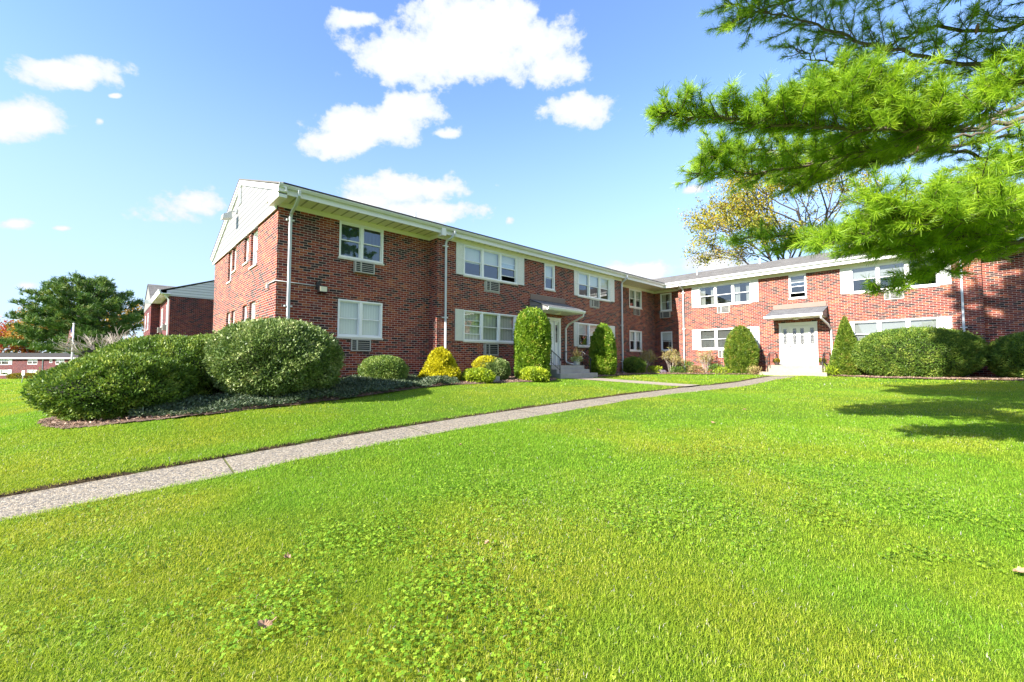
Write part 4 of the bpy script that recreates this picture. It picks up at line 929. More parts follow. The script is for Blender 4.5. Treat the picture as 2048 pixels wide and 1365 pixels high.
def near_pine():
    base = (2.2, 8.2); gb = gz(*base); e = empty('pine_tree', (base[0], base[1], gb-.05), 'large white pine reaching in from the right with long bright green needles', 'tree')
    g = np.random.default_rng(42); m = MB(); TR = lambda z: Vector((base[0]+.05*math.sin(z), base[1], z))
    m.tube([TR(gb-.1)]+[TR(z) for z in (-.8, .5, 2, 4, 6, 8, 10, 12, 14, 15.5)], [.36, .28, .25, .23, .21, .19, .16, .13, .10, .06, .02], 12, raw=True)
    T, D = [], []; Tu, Du = [], []
    q = lambda px, py, d: ray_pt(px, py, d)
    # (start height, points out to the tip, radius, sprays per metre, spray length)
    B = [
     (4.9, [q(2040,112,5.9), q(1780,100,6.2), q(1620,45,6.4), q(1450,5,6.5)], .045, 17, .85),
     (5.4, [q(2060,40,6.4), q(1850,60,7.0), q(1690,130,7.2), q(1580,95,7.2)], .045, 12, .7),
     (5.9, [q(2040,-60,5.6), q(1800,-40,6.2), q(1560,10,6.6), q(1470,40,6.6)], .045, 17, .85),
     (4.2, [q(2060,160,6.8), q(1880,205,7.2), q(1740,200,7.4), q(1610,165,7.4)], .045, 13, .75),
     (3.2, [q(2060,205,4.9), q(1890,258,4.9), q(1640,255,5.0), q(1470,240,5.0), q(1325,228,5.0)], .038, 34, .62),
     (3.0, [q(2040,240,5.4), q(1850,275,5.6), q(1660,318,5.8), q(1520,345,5.8), q(1395,345,5.8)], .04, 22, .62),
     (3.25, [q(2040,215,4.9), q(1900,262,4.95), q(1760,215,4.9), q(1640,200,4.9), q(1560,215,4.95)], .022, 34, .50),
     (3.3, [q(2040,225,5.0), q(1900,258,5.0), q(1800,180,4.95), q(1700,165,4.95), q(1650,170,5.0)], .02, 32, .45),
     (3.0, [q(2040,250,5.6), q(1850,285,5.8), q(1640,300,6.1), q(1480,300,6.1), q(1420,310,6.1)], .022, 30, .60),
     (2.9, [q(2040,270,6.0), q(1850,300,6.2), q(1700,335,6.4), q(1590,370,6.4)], .03, 28, .60),
     (1.9, [q(2060,400,6.4), q(1860,440,6.6), q(1700,475,6.8), q(1560,495,6.9)], .04, 30, .55),
     (2.6, [q(2060,320,6.2), q(1880,300,6.6), q(1700,320,6.8), q(1560,350,6.8)], .04, 13, .6),
     (2.2, [q(2060,320,4.3), q(1930,392,4.4), q(1780,455,4.5), q(1640,480,4.6)], .04, 28, .62),
     (1.9, [q(2060,410,4.0), q(1920,440,4.2), q(1810,430,4.3), q(1745,400,4.4)], .04, 27, .6),
     (1.7, [q(2070,450,4.4), q(1940,475,4.6), q(1800,500,4.8), q(1700,492,4.9)], .04, 27, .6),
     (1.9, [q(2060,390,6.0), q(1860,430,6.4), q(1650,465,6.6), q(1470,480,6.7)], .04, 26, .5),
     (1.2, [q(2060,480,4.6), q(1960,500,4.8), q(1860,545,5.0), q(1760,582,5.0)], .03, 24, .42),
     (1.4, [q(2080,440,5.2), q(2000,465,5.4), q(1890,490,5.6), q(1760,500,5.8)], .035, 24, .5),
     (3.4, [q(2080,150,4.2), q(2040,165,4.2), q(1990,190,4.3), q(1960,220,4.3)], .03, 18, .45),
    ]
    for (z0, pts, r0, sub, tl) in B: bough(m, [TR(z0)]+pts, r0, .008, g, sub*.8, T, D, tl=tl*.86, flat=.18, up=.32 if z0 == 3.2 else .13, start=.34 if 2.85 < z0 < 3.35 else 0.0)
    # limbs over the roof of the picture and on the far side: they cast the shade on the lawn and wall
    for i in range(60):
        z = 5.5+9.3*(i/60); a = i*2.399+g.random()*.5; R_ = (3.6 if z < 8 else (4.0 if z < 12.5 else 4.0*(16-z)/3.5)); d = Vector((math.cos(a), math.sin(a), 0))
        if d.x < .2 and z < 8.5: R_ *= .55
        P0 = TR(z); bough(m, [P0, P0+d*R_*.5+Vector((0, 0, .15)), P0+d*R_+Vector((0, 0, .1))], .04, .01, g, 9, Tu, Du, tl=1.0)
    for i in range(16):      # high limbs toward the sun that shade the upper boughs
        z = 6.5+1.5*(i/16); a = math.atan2(-4.6, -4.9)+(.85*((i*.618) % 1)-.08); d = Vector((math.cos(a), math.sin(a), 0)); P0 = TR(z)
        bough(m, [P0, P0+d*3.2+Vector((0, 0, .2)), P0+d*(5.6+1.2*((i*.37) % 1))+Vector((0, 0, .1))], .05, .01, g, 9, Tu, Du, tl=1.0)
    for i in range(14):      # long unseen limbs toward the short wing, added to darken window reflections
        z = 4.6+6.5*(i/14); a = 1.22+.55*((i*.618) % 1-.5); d = Vector((math.cos(a), math.sin(a), 0)); P0 = TR(z)
        bough(m, [P0, P0+d*3.0+Vector((0, 0, .2)), P0+d*(5.4+1.2*((i*.37) % 1))+Vector((0, 0, .1))], .05, .01, g, 8, Tu, Du, tl=1.0)
    for i in range(14):
        z = .8+4.5*(i/14); a = -1.1+2.4*(i*.618 % 1); d = Vector((math.cos(a), math.sin(a), 0)); P0 = TR(z)
        bough(m, [P0, P0+d*1.8+Vector((0, 0, .1)), P0+d*(3.4+g.random())], .04, .01, g, 5, Tu, Du, tl=.9)
    m.build('trunk', M_bark, e)
    q1, r1 = needle_quads(np.array(T), np.array(D), 26, .108, .0048, g)
    q2, r2 = needle_quads(np.array(Tu), np.array(Du), 11, .22, .030, g)
    qq = np.concatenate([q1, q2]); rr = np.concatenate([r1, r2])
    np_obj('crown', quads_mesh('crown', qq-np.array(e.location), M_needle, {'rnd': np.repeat(rr, 4)}), e)
    # cones
    m = MB(); M_cone = simple('pine_cone', (.16, .09, .05), .8, .4, 30, bstr=.5)
    for k in range(9):
        p = Vector(T[int(g.integers(0, len(T)))])+Vector((0, 0, -.03)); d = Vector((g.normal(0, .3), g.normal(0, .3), -1)).normalized()
        mm = MB(); mm.tube([p, p+d*.02, p+d*.06, p+d*.11, p+d*.13], [.006, .018, .022, .014, .004], 8, raw=True); mm.build('cone', M_cone, e)
    print('near pine tufts', len(T), len(Tu))
near_pine()
def far_pine():
    c = ray_pt(163, 742, 50); x, y = c.x, c.y; gb = gz(x, y); e = empty('pine_tree', (x, y, gb-.05), 'broad dark pine standing far left behind the flagpole', 'tree')
    g = np.random.default_rng(3); m = MB(); H = 12.6; T, D = [], []
    Rv = Vector((math.cos(YAW), math.sin(YAW), 0))
    m.tube([(x, y, gb-.2), (x, y, gb+3), (x+.2, y, gb+7), (x, y, gb+H-1)], [.42, .36, .22, .05], 8, raw=True)
    for i in range(76):
        t = i/76; z = gb+3.3+t*(H-3.9); a = i*2.399+g.random(); d = Vector((math.cos(a), math.sin(a), 0)); lat = d.dot(Rv)
        Rr = (5.9*(1-.25*t) if t < .55 else 5.9*(1-.25*t)*(1-(t-.55)/.45)**.5+.4)*g.uniform(.72, 1.08)
        if lat < -.4 and t < .25: Rr *= 1.2
        if lat > .5 and .3 < t < .6: Rr *= 1.1
        P0 = Vector((x, y, z)); rise = Rr*(.12+.45*t); tip = P0+d*Rr+Vector((0, 0, rise*.6))
        m.tube([P0, P0+d*Rr*.5+Vector((0, 0, rise*.15)), tip], [.10, .06, .02], 5, raw=True, cap=False)
        for j in range(int(Rr*13)):
            s = math.sqrt(g.uniform(.10, 1)); p = P0.lerp(tip, s)+Vector((0, 0, -rise*.2*math.sin(math.pi*s))); w = (.30+Rr*.15*(1.1-s)); p = p+Vector((g.normal(0, w), g.normal(0, w), g.normal(.10, .12)))
            T.append(tuple(p)); D.append(tuple((d*.6+Vector((g.normal(0, .5), g.normal(0, .5), .55+.3*g.random()))).normalized()))
    m.build('trunk', M_bark, e)
    q, r = needle_quads(np.array(T), np.array(D), 15, .46, .062, g, (.2, 1.1), .0)
    np_obj('crown', quads_mesh('crown', q-np.array(e.location), M_needled, {'rnd': np.repeat(r, 4)}), e)
far_pine()

# ------------------------------------------------------------------ broadleaf trees
def broad_tree(name, pos, H, spread, label, mat, bark, nleaf, seed, stems=1, depth=5, lsize=.22, trunk_h=.25, r0=.25, bare=False, kids=3, ang=.55):
    x, y = pos; gb = gz(x, y); e = empty(name, (x, y, gb-.05), label, 'tree'); rr = random.Random(seed); m = MB(); ends = []
    def grow(p, d, L, r, lv):
        q = p+d*L*.5+Vector((rr.gauss(0, .04), rr.gauss(0, .04), 0))*L; t = p+d*L+Vector((rr.gauss(0, .06), rr.gauss(0, .06), .03))*L
        m.tube([p, q, t], [r, r*.85, r*.68], 6 if lv < 2 else 4, raw=True, cap=False)
        if lv >= depth: ends.append(t); ends.append(q); return
        if lv >= depth-2: ends.append(t)
        for k in range(kids if lv else kids+1):
            a = rr.uniform(0, 6.28); sp = rr.uniform(ang*.5, ang*1.35); o = d.orthogonal().normalized(); o.rotate(Matrix.Rotation(a, 3, d))
            dd = (d*math.cos(sp)+o*math.sin(sp)); dd = Vector((dd.x*spread, dd.y*spread, dd.z+.12)).normalized()
            grow(q.lerp(t, rr.uniform(.3, 1)) if k else t, dd, L*rr.uniform(.62, .85), r*rr.uniform(.5, .66), lv+1)
    for s in range(stems):
        a = s*2.4; d = Vector((math.cos(a)*.45, math.sin(a)*.45, 1)).normalized() if stems > 1 else Vector((.03, .02, 1)).normalized()
        grow(Vector((x, y, gb-.1)), d, H*trunk_h, r0, 0)
    m.build('trunk', bark, e)
    if not bare:
        g = np.random.default_rng(seed); E_ = np.array([tuple(v) for v in ends]); k = g.integers(0, len(E_), nleaf); P = E_[k]+g.normal(0, lsize*1.3, (nleaf, 3))
        A = unit(g.normal(0, 1, (nleaf, 3))+np.array([0, 0, -.2])); B = unit(np.cross(A, g.normal(0, 1, (nleaf, 3))))
        q = leaf_quads(P, A, B, g.uniform(.6, 1.2, nleaf)*lsize, g.uniform(.4, .9, nleaf)*lsize*.8)
        rn = np.clip((g.random(len(E_)))[k]*.6+g.random(nleaf)*.4, 0, 1)
        np_obj('crown', quads_mesh('crown', q-np.array(e.location), mat, {'rnd': np.repeat(rn, 4)}), e)
    return e
M_yel = leaf_mat('yellow_leaf', [(0, (0.120, 0.169, 0.018)), (.4, (0.264, 0.273, 0.024)), (.75, (0.408, 0.312, 0.030)), (1, (0.432, 0.260, 0.036))], .3, .6, .3)
M_red = leaf_mat('red_leaf', [(0, (.16, .02, .012)), (.5, (.36, .05, .02)), (1, (.46, .14, .03))], .3, .6, .3)
M_org = leaf_mat('orange_leaf', [(0, (.10, .14, .02)), (.4, (.34, .20, .03)), (1, (.48, .26, .05))], .3, .6, .3)
p = ray_pt(1602, 545, 42); broad_tree('autumn_tree', (p.x, p.y), 19.5, 1.25, 'thinning yellow autumn tree rising behind the roof of the short wing', M_yel, M_barkd, 38000, 5, 2, 5, .24, .34, .34, False, 3, .55)
p = ray_pt(12, 700, 130); broad_tree('maple_tree', (p.x, p.y), 18.5, 1.3, 'red leaved maple at the far left edge', M_red, M_barkd, 9000, 6, 1, 5, .62, .28, .25)
p = ray_pt(62, 700, 128); broad_tree('autumn_tree', (p.x, p.y), 21, 1.1, 'orange autumn tree half hidden by the far pine', M_org, M_barkd, 9000, 8, 1, 5, .65, .28, .25)
p = ray_pt(272, 700, 78); broad_tree('autumn_tree', (p.x, p.y), 14.5, 1.1, 'yellow green autumn tree beside the neighbouring gabled block', M_org, M_barkd, 7000, 9, 1, 5, .45, .28, .25)
p = ray_pt(222, 740, 36); broad_tree('bare_tree', (p.x, p.y), 6.3, 1.15, 'leafless pale branching tree between the flagpole and the gabled block', None, M_barkl, 0, 10, 4, 4, .1, .27, .13, True, 3, .48)

# ------------------------------------------------------------------ neighbouring buildings
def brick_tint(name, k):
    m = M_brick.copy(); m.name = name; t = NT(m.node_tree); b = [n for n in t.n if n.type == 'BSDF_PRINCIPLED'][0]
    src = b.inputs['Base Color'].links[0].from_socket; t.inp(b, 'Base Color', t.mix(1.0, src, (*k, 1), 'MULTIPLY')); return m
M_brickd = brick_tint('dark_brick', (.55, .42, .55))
def neighbour():
    e = empty('gabled_block', (-42, 6, -2.0), 'neighbouring brick block with grey sided gable seen past the hedge', 'building'); zb, zt = -3.0, 4.75
    b = MB(); wall(b, FX(-38.5), 3.3, 14, zb, 5.2); wall(b, FY(3.3), -45.7, -38.5, zb, 5.2, [(-40.6,-39.5,2.9,4.3), (-44.3,-43.2,2.9,4.3)]); wall(b, FX(-45.7), 2.72, 3.3, zb, 5.2); wall(b, FY(2.72), -53.5, -45.7, zb, 5.2, [(-49,-47.8,2.9,4.3), (-52,-51,2.9,4.3)]); wall(b, FX(-53.5), 2.72, 14, zb, 5.2)
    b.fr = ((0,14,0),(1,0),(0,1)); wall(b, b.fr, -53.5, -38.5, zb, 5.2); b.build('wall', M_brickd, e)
    b = MB(FX(-38.47)); b.face([(3.1, 0, zt), (14.2, 0, zt), (14.2, 0, 5.1), (8.65, 0, 7.15), (3.1, 0, 5.1)]); b.build('gable', M_sid2, e)
    b = MB(FY(2.69)); b.face([(-53.7, 0, zt), (-45.5, 0, zt), (-45.5, 0, 5.1), (-49.6, 0, 6.95), (-53.7, 0, 5.1)]); b.build('gable', M_sid, e)
    gable_roof('roof', e, 'x', -50, -38.42, 2.75, 14.5, 7.2, 5.12, 5.12, M_roof); gable_roof('roof', e, 'y', 2.64, 14.5, -53.9, -45.2, 7.0, 5.12, 5.12, M_roof)
    b = MB(FY(2.75)); b.box(-45.2, -38.25, 0, .05, 4.85, 5.1); gutter_mb(b, FY(2.75), -45.2, -38.2, .03, 4.98, 5.12); b.fr = None; b.box(-45.2, -38.3, 2.75, 3.3, 4.84, 4.90); b.fr = FX(-45.2); b.box(2.3, 2.75, -.05, 0, 4.8, 5.1); b.build('gutter', M_white, e)
    for (a, c) in ((-40.6,-39.5), (-44.3,-43.2)): window(e, FY(3.3), a, c, 2.9, 4.3, 1, [('w', .5)]); aircon(e, FY(3.3), a+.2, c-.2, 2.4, 2.8, .25)
    for (a, c) in ((-49,-47.8), (-52,-51)): window(e, FY(2.72), a, c, 2.9, 4.3, 1, [('w', .5)])
    downpipe(e, [(-38.7,2.8,5.0),(-38.62,3.1,4.7),(-38.62,3.22,4.5),(-38.62,3.22,-2)], (), rad=.06, mat=M_white)
    b = MB(FX(-38.5)); b.box(4.1, 4.35, .002, .1, 1.3, 2.0); b.prism([(.05, .95), (.40, 1.0), (.36, 1.4), (.05, 1.6)], 4.05, 4.6); b.build('flood_light', M_steel, e)
    # low porch roof beyond
    b = MB(); b.prism([(-1.2, .9), (2.7, 1.9), (2.7, 1.75), (-1.2, .75)], -50.5, -46.4, 'u'); b.box(-50.3, -50.1, -1.0, -.8, -3, .8); b.box(-46.8, -46.6, -1.0, -.8, -3, .8); b.build('porch', M_roof, e)
neighbour()
def far_block():
    c = ray_pt(60, 735, 112); ru = (math.cos(YAW), math.sin(YAW)); rw = (math.sin(YAW), -math.cos(YAW)); zb = gz(c.x, c.y)-.3
    e = empty('distant_block', (c.x, c.y, zb), 'small looking distant brick apartment block with a grey roof at the left edge', 'building'); fr = ((c.x, c.y, 0), ru, rw); z1 = 1.45
    ws = [(-9.5,-5.6,-.35,1.2,2), (-9.5,-5.6,-3.05,-1.7,2), (-.7,1.85,-.25,1.15,2), (-.7,1.85,-3.05,-1.7,2), (6.6,8.8,-.25,1.15,2), (5.0,5.7,.15,1.15,1), (11,14,-.25,1.15,3)]
    b = MB(); wall(b, fr, -20, 26, zb, z1+.2, [w[:4] for w in ws]); b.fr = fr
    for u in (-20, 26): b.face([(u, 0, zb), (u, -9, zb), (u, -9, z1+.2), (u, 0, z1+.2)], [(0, zb), (9, zb), (9, z1), (0, z1)])
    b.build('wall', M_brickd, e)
    for w in ws: window(e, fr, *w, [('w', .5)])
    b = MB(fr); b.box(-5.6, -4.7, .01, .06, -.35, 1.25); b.box(-5.6, -4.7, .01, .06, -3.05, -1.65); b.build('shutter', M_white, e)
    b = MB(fr); b.prism([(.6, z1), (-4.5, z1+1.35), (-9.6, z1), (-9.6, z1-.15), (.6, z1-.15)], -20.6, 26.6); b.build('roof', M_roof, e)
    b = MB(fr); b.box(-20.6, 26.6, .60, .68, z1-.32, z1+.02); b.build('gutter', M_white, e)
    b = MB(fr); b.tube([(3.3, .08, z1-.2), (3.3, .08, zb)], .12, 4, smooth=False); b.build('downpipe', M_white, e)
    return c, ru, rw
fc, fru, frw = far_block()
def rel(u, w): return (fc.x+fru[0]*u+frw[0]*w, fc.y+fru[1]*u+frw[1]*w)
hx, hy = rel(2.6, 3.5)
M_hedge = leaf_mat('turning_hedge', [(0, (.10, .12, .015)), (.5, (.24, .22, .02)), (1, (.42, .22, .04))], .2, .6, .3)
shrub('hedge', [blob_leaves((hx, hy, gz(hx, hy)-.1), 4.3, .9, 1.45, 9000, 'ball', .22, .14, 51, .04, .08, rot=YAW)], M_hedge, 'clipped orange and green hedge in front of the distant block', 'hedge')
# sidewalk strip far off to the left
b = MB(); 
for i in range(10):
    a0, a1 = -14+i*2.6, -14+(i+1)*2.6; P4 = [rel(a0, 22), rel(a1, 22), rel(a1, 24.5), rel(a0, 24.5)]; b.face([(x, y, gz(x, y)+.06) for x, y in P4])
tag(b.build('sidewalk', M_conc), kind='structure')
# distant wood closing the horizon
def treeline():
    g = np.random.default_rng(77); n = 26000; az = g.uniform(-1.5, 1.75, n); rad = g.uniform(240, 300, n); k = vnoise(az*200+500, az*0+3, 7, 6); z = g.random(n)**.8*(7+k*9)
    h = YAW; dx = -math.sin(h)*np.cos(az)+math.cos(h)*np.sin(az); dy = math.cos(h)*np.cos(az)+math.sin(h)*np.sin(az)
    x, y = dx*rad, dy*rad; P = np.stack([x, y, ground(x, y)+z-1], 1); A = unit(g.normal(0, 1, (n, 3))); B = unit(np.cross(A, g.normal(0, 1, (n, 3))))
    q = leaf_quads(P, A, B, g.uniform(1.4, 3.0, n), g.uniform(1.0, 2.2, n))
    m = leaf_mat('far_wood', [(0, (.035, .06, .02)), (.5, (.10, .10, .03)), (.8, (.22, .13, .04)), (1, (.14, .07, .03))], .1, .8, .1)
    tag(np_obj('far_wood', quads_mesh('far_wood', q, m, {'rnd': np.repeat(np.clip(k*.6+g.random(n)*.4, 0, 1), 4)})), kind='stuff')
treeline()

# ------------------------------------------------------------------ small things
p = ray_pt(142.5, 745, 37); fx0, fy0 = p.x, p.y; fz = gz(fx0, fy0)
e = empty('flagpole', (fx0, fy0, fz), 'thin white flagpole in front of the far pine', 'flagpole')
b = MB(); b.tube([(fx0, fy0, fz-.2), (fx0, fy0, 3.32)], [.085, .055], 8); b.build('pole', M_white, e); b = MB(); b.tube([(fx0, fy0, 3.32), (fx0, fy0, 3.38), (fx0, fy0, 3.45), (fx0, fy0, 3.48)], [.03, .09, .07, .01], 8); b.build('finial', M_white, e)
def flag():
    m, t, bs, out = new_mat('flag_cloth'); uv = t.add('ShaderNodeUVMap'); uv.uv_map = 'UVMap'; sp = t.add('ShaderNodeSeparateXYZ'); t.inp(sp, 0, uv.outputs[0])
    st = t.math('LESS_THAN', t.math('FRACT', t.math('MULTIPLY', sp.outputs[1], 6.5)), .5); c = t.mix(st, (.75, .73, .72, 1), (.50, .03, .04, 1))
    can = t.math('MULTIPLY', t.math('LESS_THAN', sp.outputs[0], .42), t.math('GREATER_THAN', sp.outputs[1], .46)); t.inp(bs, 'Base Color', t.mix(can, c, (.03, .05, .20, 1))); t.inp(bs, 'Roughness', .8)
    b = MB(); n, k = 12, 10; rx, ry = math.cos(YAW), math.sin(YAW)
    def P(u, v):     # limp cloth hanging from the hoist, gathered in folds
        s = .10+.36*u*(1-.35*v)+.02; f = .10*math.sin(u*9+v*2.5)*u; z = 3.15-(1-v)*.85-u*u*.65-.2*u
        return (fx0-rx*s-ry*f*-1, fy0-ry*s+rx*f*-1, z)
    for i in range(n):
        for j in range(k):
            q = [(i/n, j/k), ((i+1)/n, j/k), ((i+1)/n, (j+1)/k), (i/n, (j+1)/k)]; b.face([P(*a) for a in q], q, smooth=True)
    tag(b.build('flag', m), 'limp striped red and white flag hanging on the flagpole', 'flag')
flag()
p = ray_pt(45, 755, 58); sx, sy = p.x, p.y; sz = gz(sx, sy)
e = empty('sign_post', (sx, sy, sz), 'small white sign on a leaning post out on the left lawn', 'sign')
b = MB(); ux, uy = math.cos(YAW), math.sin(YAW); b.tube([(sx-.10*ux, sy-.10*uy, sz-.2), (sx+.16*ux, sy+.16*uy, sz+1.6)], .045, 6); b.build('post', M_steel, e)
b = MB(((sx, sy, 0), (ux, uy), (uy, -ux))); b.box(-.05, .35, .05, .08, sz+1.05, sz+1.68); b.build('panel', M_white, e)
b = MB(); b.box(-11.90, -11.62, 10.10, 10.42, -.75, -.47); tag(b.build('stone_block', M_stone, bevel=.02), 'small square granite block in the mulch before the round holly', 'stone')
def pot(name, x, y, z, r, h, mat, nl, lm, label, cat, sh, group=None, L=.05, W=.03):
    e = empty(name, (x, y, z), label, cat, group); b = MB(); b.tube([(x, y, z+.002), (x, y, z+.03), (x, y, z+h*.9), (x, y, z+h)], [r*.72, r*.75, r, r*1.04], 16); b.build('pot', mat, e)
    return e
M_mum = leaf_mat('mum_flower', [(0, (.10, .15, .02)), (.5, (.12, .16, .02)), (.62, (.30, .22, .02)), (.85, (.30, .16, .02)), (1, (.24, .05, .02))], .2, .6, .2)
for (x, y, lab) in ((-6.98+-.06, 26.35, 'potted mums with yellow and rust flowers left of the white door'), (-5.02, 26.45, 'potted mums half behind the railing right of the white door')):
    e = pot('potted_mum', x, y, -.10, .14, .18, M_terra, 0, None, lab, 'flower pot', None, 'mums beside the door')
    q, rn, _, _ = blob_leaves((x, y, .05), .16, .16, .19, 1000, 'dome', .045, .035, 61, .1, .15)
    np_obj('flowers', quads_mesh('flowers', q-np.array((x, y, -.10)), M_mum, {'rnd': np.repeat(rn, 4)}), e)
x, y = -12.72, 16.30; e = pot('planter', x, y, -.10, .19, .30, M_steel, 0, None, 'planter with spiky grass and pale flowers on the grey steps', 'planter', None)
g = np.random.default_rng(9); n = 60; th = g.random(n)*6.28; lean = g.uniform(.1, 1.1, n); Ls = g.uniform(.4, .7, n)
A = np.stack([np.cos(th)*np.sin(lean), np.sin(th)*np.sin(lean), np.cos(lean)], 1); B = unit(np.cross(A, np.array([0, 0, 1.0]))); P = np.tile((x, y, .18), (n, 1))
np_obj('spikes', quads_mesh('spikes', leaf_quads(P, A, B, Ls, .022)-np.array((x, y, -.10)), M_brown, {'rnd': np.repeat(g.random(n), 4)}), e)
q, rn, _, _ = blob_leaves((x, y, .10), .27, .27, .22, 1500, 'dome', .05, .035, 62, .2, .2)
np_obj('flowers', quads_mesh('flowers', q-np.array((x, y, -.10)), leaf_mat('pale_flower', [(0, (.10, .18, .03)), (.5, (.28, .33, .06)), (1, (.75, .75, .45))], .2), {'rnd': np.repeat(rn, 4)}), e)
# fallen leaves on the grass
M_fall = simple('dry_leaf', (.34, .21, .13), .8, .3, 30)
def fallen():
    rr = random.Random(4)
    spots = [(-2.74,.70,.15,'largest pale tan fallen leaf, nearest on the lawn'), (-3.48,1.03,.11,'small tan fallen leaf on the lawn behind the largest one'), (-5.47,4.09,.10,'dark rust fallen leaf on the lawn near the middle of the path'),
             (-4.66,6.60,.12,'tan fallen leaf out in the middle of the lawn'), (-3.46,8.69,.13,'pale fallen leaf lying flat farther up the lawn'), (-3.59,10.87,.13,'farthest pale fallen leaf on the lawn'), (.19,4.51,.12,'whitish fallen leaf at the right edge of the lawn'), (-2.63,2.23,.09,'brown curled fallen leaf among the clover')]
    for (x, y, s, lab) in spots:
        s *= .62
        bm = bmesh.new(); pts = []; n = 22; z = gz(x, y)+.046
        for i in range(n):
            a = 2*math.pi*i/n; r = s*.5*(.55+.45*abs(math.cos(2.5*a)))*rr.uniform(.88, 1.1); pts.append((r*math.cos(a), r*math.sin(a)*.85))
        c = bm.verts.new((0, 0, .004)); R1 = [bm.verts.new((px*.5, py*.5, .006+abs(px)*.12)) for px, py in pts]; R2 = [bm.verts.new((px, py, rr.uniform(.3, 1.1)*.022+.35*px*px/s)) for px, py in pts]
        for i in range(n):
            j = (i+1) % n; bm.faces.new((c, R1[i], R1[j])); bm.faces.new((R1[i], R2[i], R2[j], R1[j]))
        v = [bm.verts.new(q) for q in ((-s*.42, -.003, .01), (-s*.42, .003, .01), (-s*.75, .004, .03), (-s*.75, -.002, .03))]; bm.faces.new(v)
        me = bpy.data.meshes.new('fallen_leaf'); bm.to_mesh(me); bm.free(); me.materials.append(M_fall)
        o = link('fallen_leaf', me, None, (x, y, z)); o.rotation_euler = (rr.uniform(-.35, .35), rr.uniform(-.35, .35), rr.random()*6.28); tag(o, lab, 'leaf', 'fallen leaves on the lawn')
fallen()

# ------------------------------------------------------------------ the lawn
GR = [(0, (0.111, 0.229, 0.021)), (.35, (0.186, 0.373, 0.024)), (.62, (0.278, 0.466, 0.032)), (.85, (0.409, 0.518, 0.075)), (.95, (0.540, 0.541, 0.307)), (1, (0.575, 0.561, 0.562))]
GP = [(0, (0.190, 0.255, 0.021)), (.35, (0.322, 0.395, 0.024)), (.62, (0.422, 0.466, 0.042)), (.85, (0.542, 0.517, 0.126)), (1, (0.663, 0.567, 0.562))]
M_grass = leaf_mat('grass_blade', GR, .42, .6, .15, GP)
M_clover = leaf_mat('clover_leaf', [(0, (0.106, 0.237, 0.013)), (.5, (0.214, 0.387, 0.022)), (1, (0.356, 0.494, 0.047))], .38, .4, .4)
CLOVER = [(-3.75,3.0,.85),(-3.6,1.7,.7),(-2.3,1.6,.6),(-3.0,.9,.5),(-2.2,4.0,.9),(-.7,5.7,1.1),(-2.0,6.3,1.0),(-4.6,4.2,.7)]
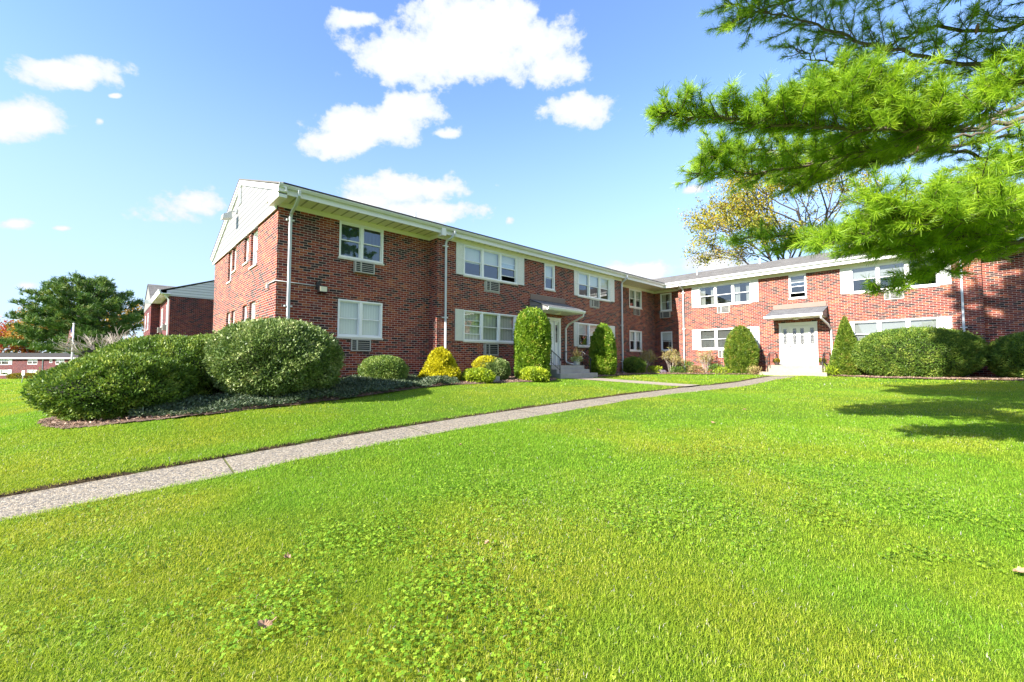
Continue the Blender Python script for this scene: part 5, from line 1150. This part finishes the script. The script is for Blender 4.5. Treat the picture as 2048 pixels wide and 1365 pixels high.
def lawn():
    g = np.random.default_rng(2024); hd = -YAW
    Fx, Fy = -math.sin(YAW), math.cos(YAW); Rx, Ry = math.cos(YAW), math.sin(YAW)
    zones = [(-1.6, 1.7, 4500, .0040, .040), (1.7, 3.2, 19000, .0026, .035), (3.2, 5.5, 11000, .0035, .036), (5.5, 9, 5200, .0053, .040), (9, 15, 1500, .010, .045), (15, 24, 330, .023, .055), (24, 45, 80, .05, .07), (45, 110, 9, .15, .12)]
    VV, LP, ST, TT, RN, PT = [], [], [], [], [], []; off = 0; lo = 0
    for zi, (d0, d1, dens, w, h) in enumerate(zones):
        W0 = d1*1.26+1.8; n = int((d1-d0)*2*W0*dens); d = g.uniform(d0, d1, n); r = g.uniform(-W0, W0, n); k = np.abs(r) < np.maximum(d, .8)*1.24+1.8; d, r = d[k], r[k]
        x = Fx*d+Rx*r; y = Fy*d+Ry*r
        jx = x+g.normal(0, .042, n_ := len(x)); bad = inpoly(jx, y, PATH_POLY) | inpoly(jx, y+g.normal(0, .03, n_), BRANCH)
        for P in BEDS: bad |= inpoly(jx+g.normal(-.05, .05, n_), y+g.normal(0, .05, n_), P)
        bad |= bdist(x, y) <= .02
        bad |= (x < -38) & (x > -54) & (y > 2.6) & (y < 14)
        x, y = x[~bad], y[~bad]; n = len(x); z = ground(x, y)+(vnoise(x, y, 1.1, 3)-.5)*.03-.006
        pn = vnoise(x, y, 1.3, 11)*.6+vnoise(x, y, .45, 12)*.4; cl = vnoise(x, y, .16, 13)
        hh = h*g.uniform(.55, 1.25, n)*(.75+.5*cl); th = g.random(n)*6.28+(vnoise(x, y, .5, 14)-.5)*3; ln = np.clip(g.normal(.80, .32, n), .05, 1.4)
        L = np.stack([np.cos(th), np.sin(th), np.zeros(n)], 1); S = np.stack([-np.sin(th), np.cos(th), np.zeros(n)], 1)
        b0 = np.stack([x, y, z], 1); tip = b0+L*(np.sin(ln)*hh)[:, None]+np.array([0, 0, 1])*(np.cos(ln)*hh)[:, None]
        sw = (S*w*.5*g.uniform(.7, 1.3, n)[:, None])
        rn = np.clip(g.beta(2.2, 2.4, n)*.92+(g.random(n) < .05)*.3+(pn-.5)*.25, 0, 1); pt = np.clip((vnoise(x, y, 2.3, 15)*.65+vnoise(x, y, .7, 16)*.35-.36)*2.6, 0, 1)
        if zi < 4:
            l2 = ln*.45; mid = b0+L*(np.sin(l2)*hh*.55)[:, None]+np.array([0, 0, 1])*(np.cos(l2)*hh*.55)[:, None]
            V = np.stack([b0-sw, b0+sw, mid+sw*.85, mid-sw*.85, tip], 1); nv = 5
            base = off+np.arange(n)[:, None]*5; lp = (base+np.array([0, 1, 2, 3, 3, 2, 4])).ravel(); st = lo+(np.arange(n)[:, None]*7+np.array([0, 4])).ravel(); tt = np.tile([4, 3], n)
        else:
            V = np.stack([b0-sw, b0+sw, tip], 1); nv = 3
            lp = off+np.arange(n*3); st = lo+np.arange(n)*3; tt = np.full(n, 3)
        VV.append(V.reshape(-1, 3)); LP.append(lp); ST.append(st); TT.append(tt); RN.append(np.repeat(rn, nv)); PT.append(np.repeat(pt, nv)); off += n*nv; lo += len(lp)
    me = np_mesh('grass', np.concatenate(VV), np.concatenate(LP), np.concatenate(ST), np.concatenate(TT), M_grass, {'rnd': np.concatenate(RN), 'pat': np.concatenate(PT)}, True)
    tag(np_obj('grass', me), kind='stuff'); print('grass verts', off)
    # clover patches
    n = 150000; d = g.uniform(1.7, 9, n); r = g.uniform(-1, 1, n)*(d*1.22+.6); x = Fx*d+Rx*r; y = Fy*d+Ry*r
    m = vnoise(x, y, 1.25, 21)*.35+vnoise(x, y, .38, 22)*.4
    for (cx, cy, rr) in CLOVER: m = np.maximum(m, (vnoise(x, y, .3, 22)*.45+.30)+.30*(1-np.hypot(x-cx, y-cy)/rr));
    k = (m+g.normal(0, .10, n) > .65) & ~inpoly(x, y, PATH_POLY); 
    for P in BEDS: k &= ~inpoly(x, y, P)
    x, y = x[k], y[k]; n = len(x); c = np.stack([x, y, ground(x, y)+g.uniform(.030, .062, n)], 1); Q = []; a0 = g.random(n)*6.28
    tn = np.stack([g.normal(0, .3, n), g.normal(0, .3, n), np.ones(n)], 1); tn = unit(tn); s = g.uniform(.0075, .0135, n)
    for i in range(3):
        a = a0+i*2.094; A = np.stack([np.cos(a), np.sin(a), np.zeros(n)], 1); A = unit(A-tn*(A*tn).sum(1)[:, None]); B = np.cross(tn, A); Q.append(leaf_quads(c, A, B, s*1.15, s*1.15))
    q = np.concatenate(Q); tag(np_obj('clover', quads_mesh('clover', q, M_clover, {'rnd': np.tile(np.repeat(g.random(n), 4), 3)})), kind='stuff')
lawn()
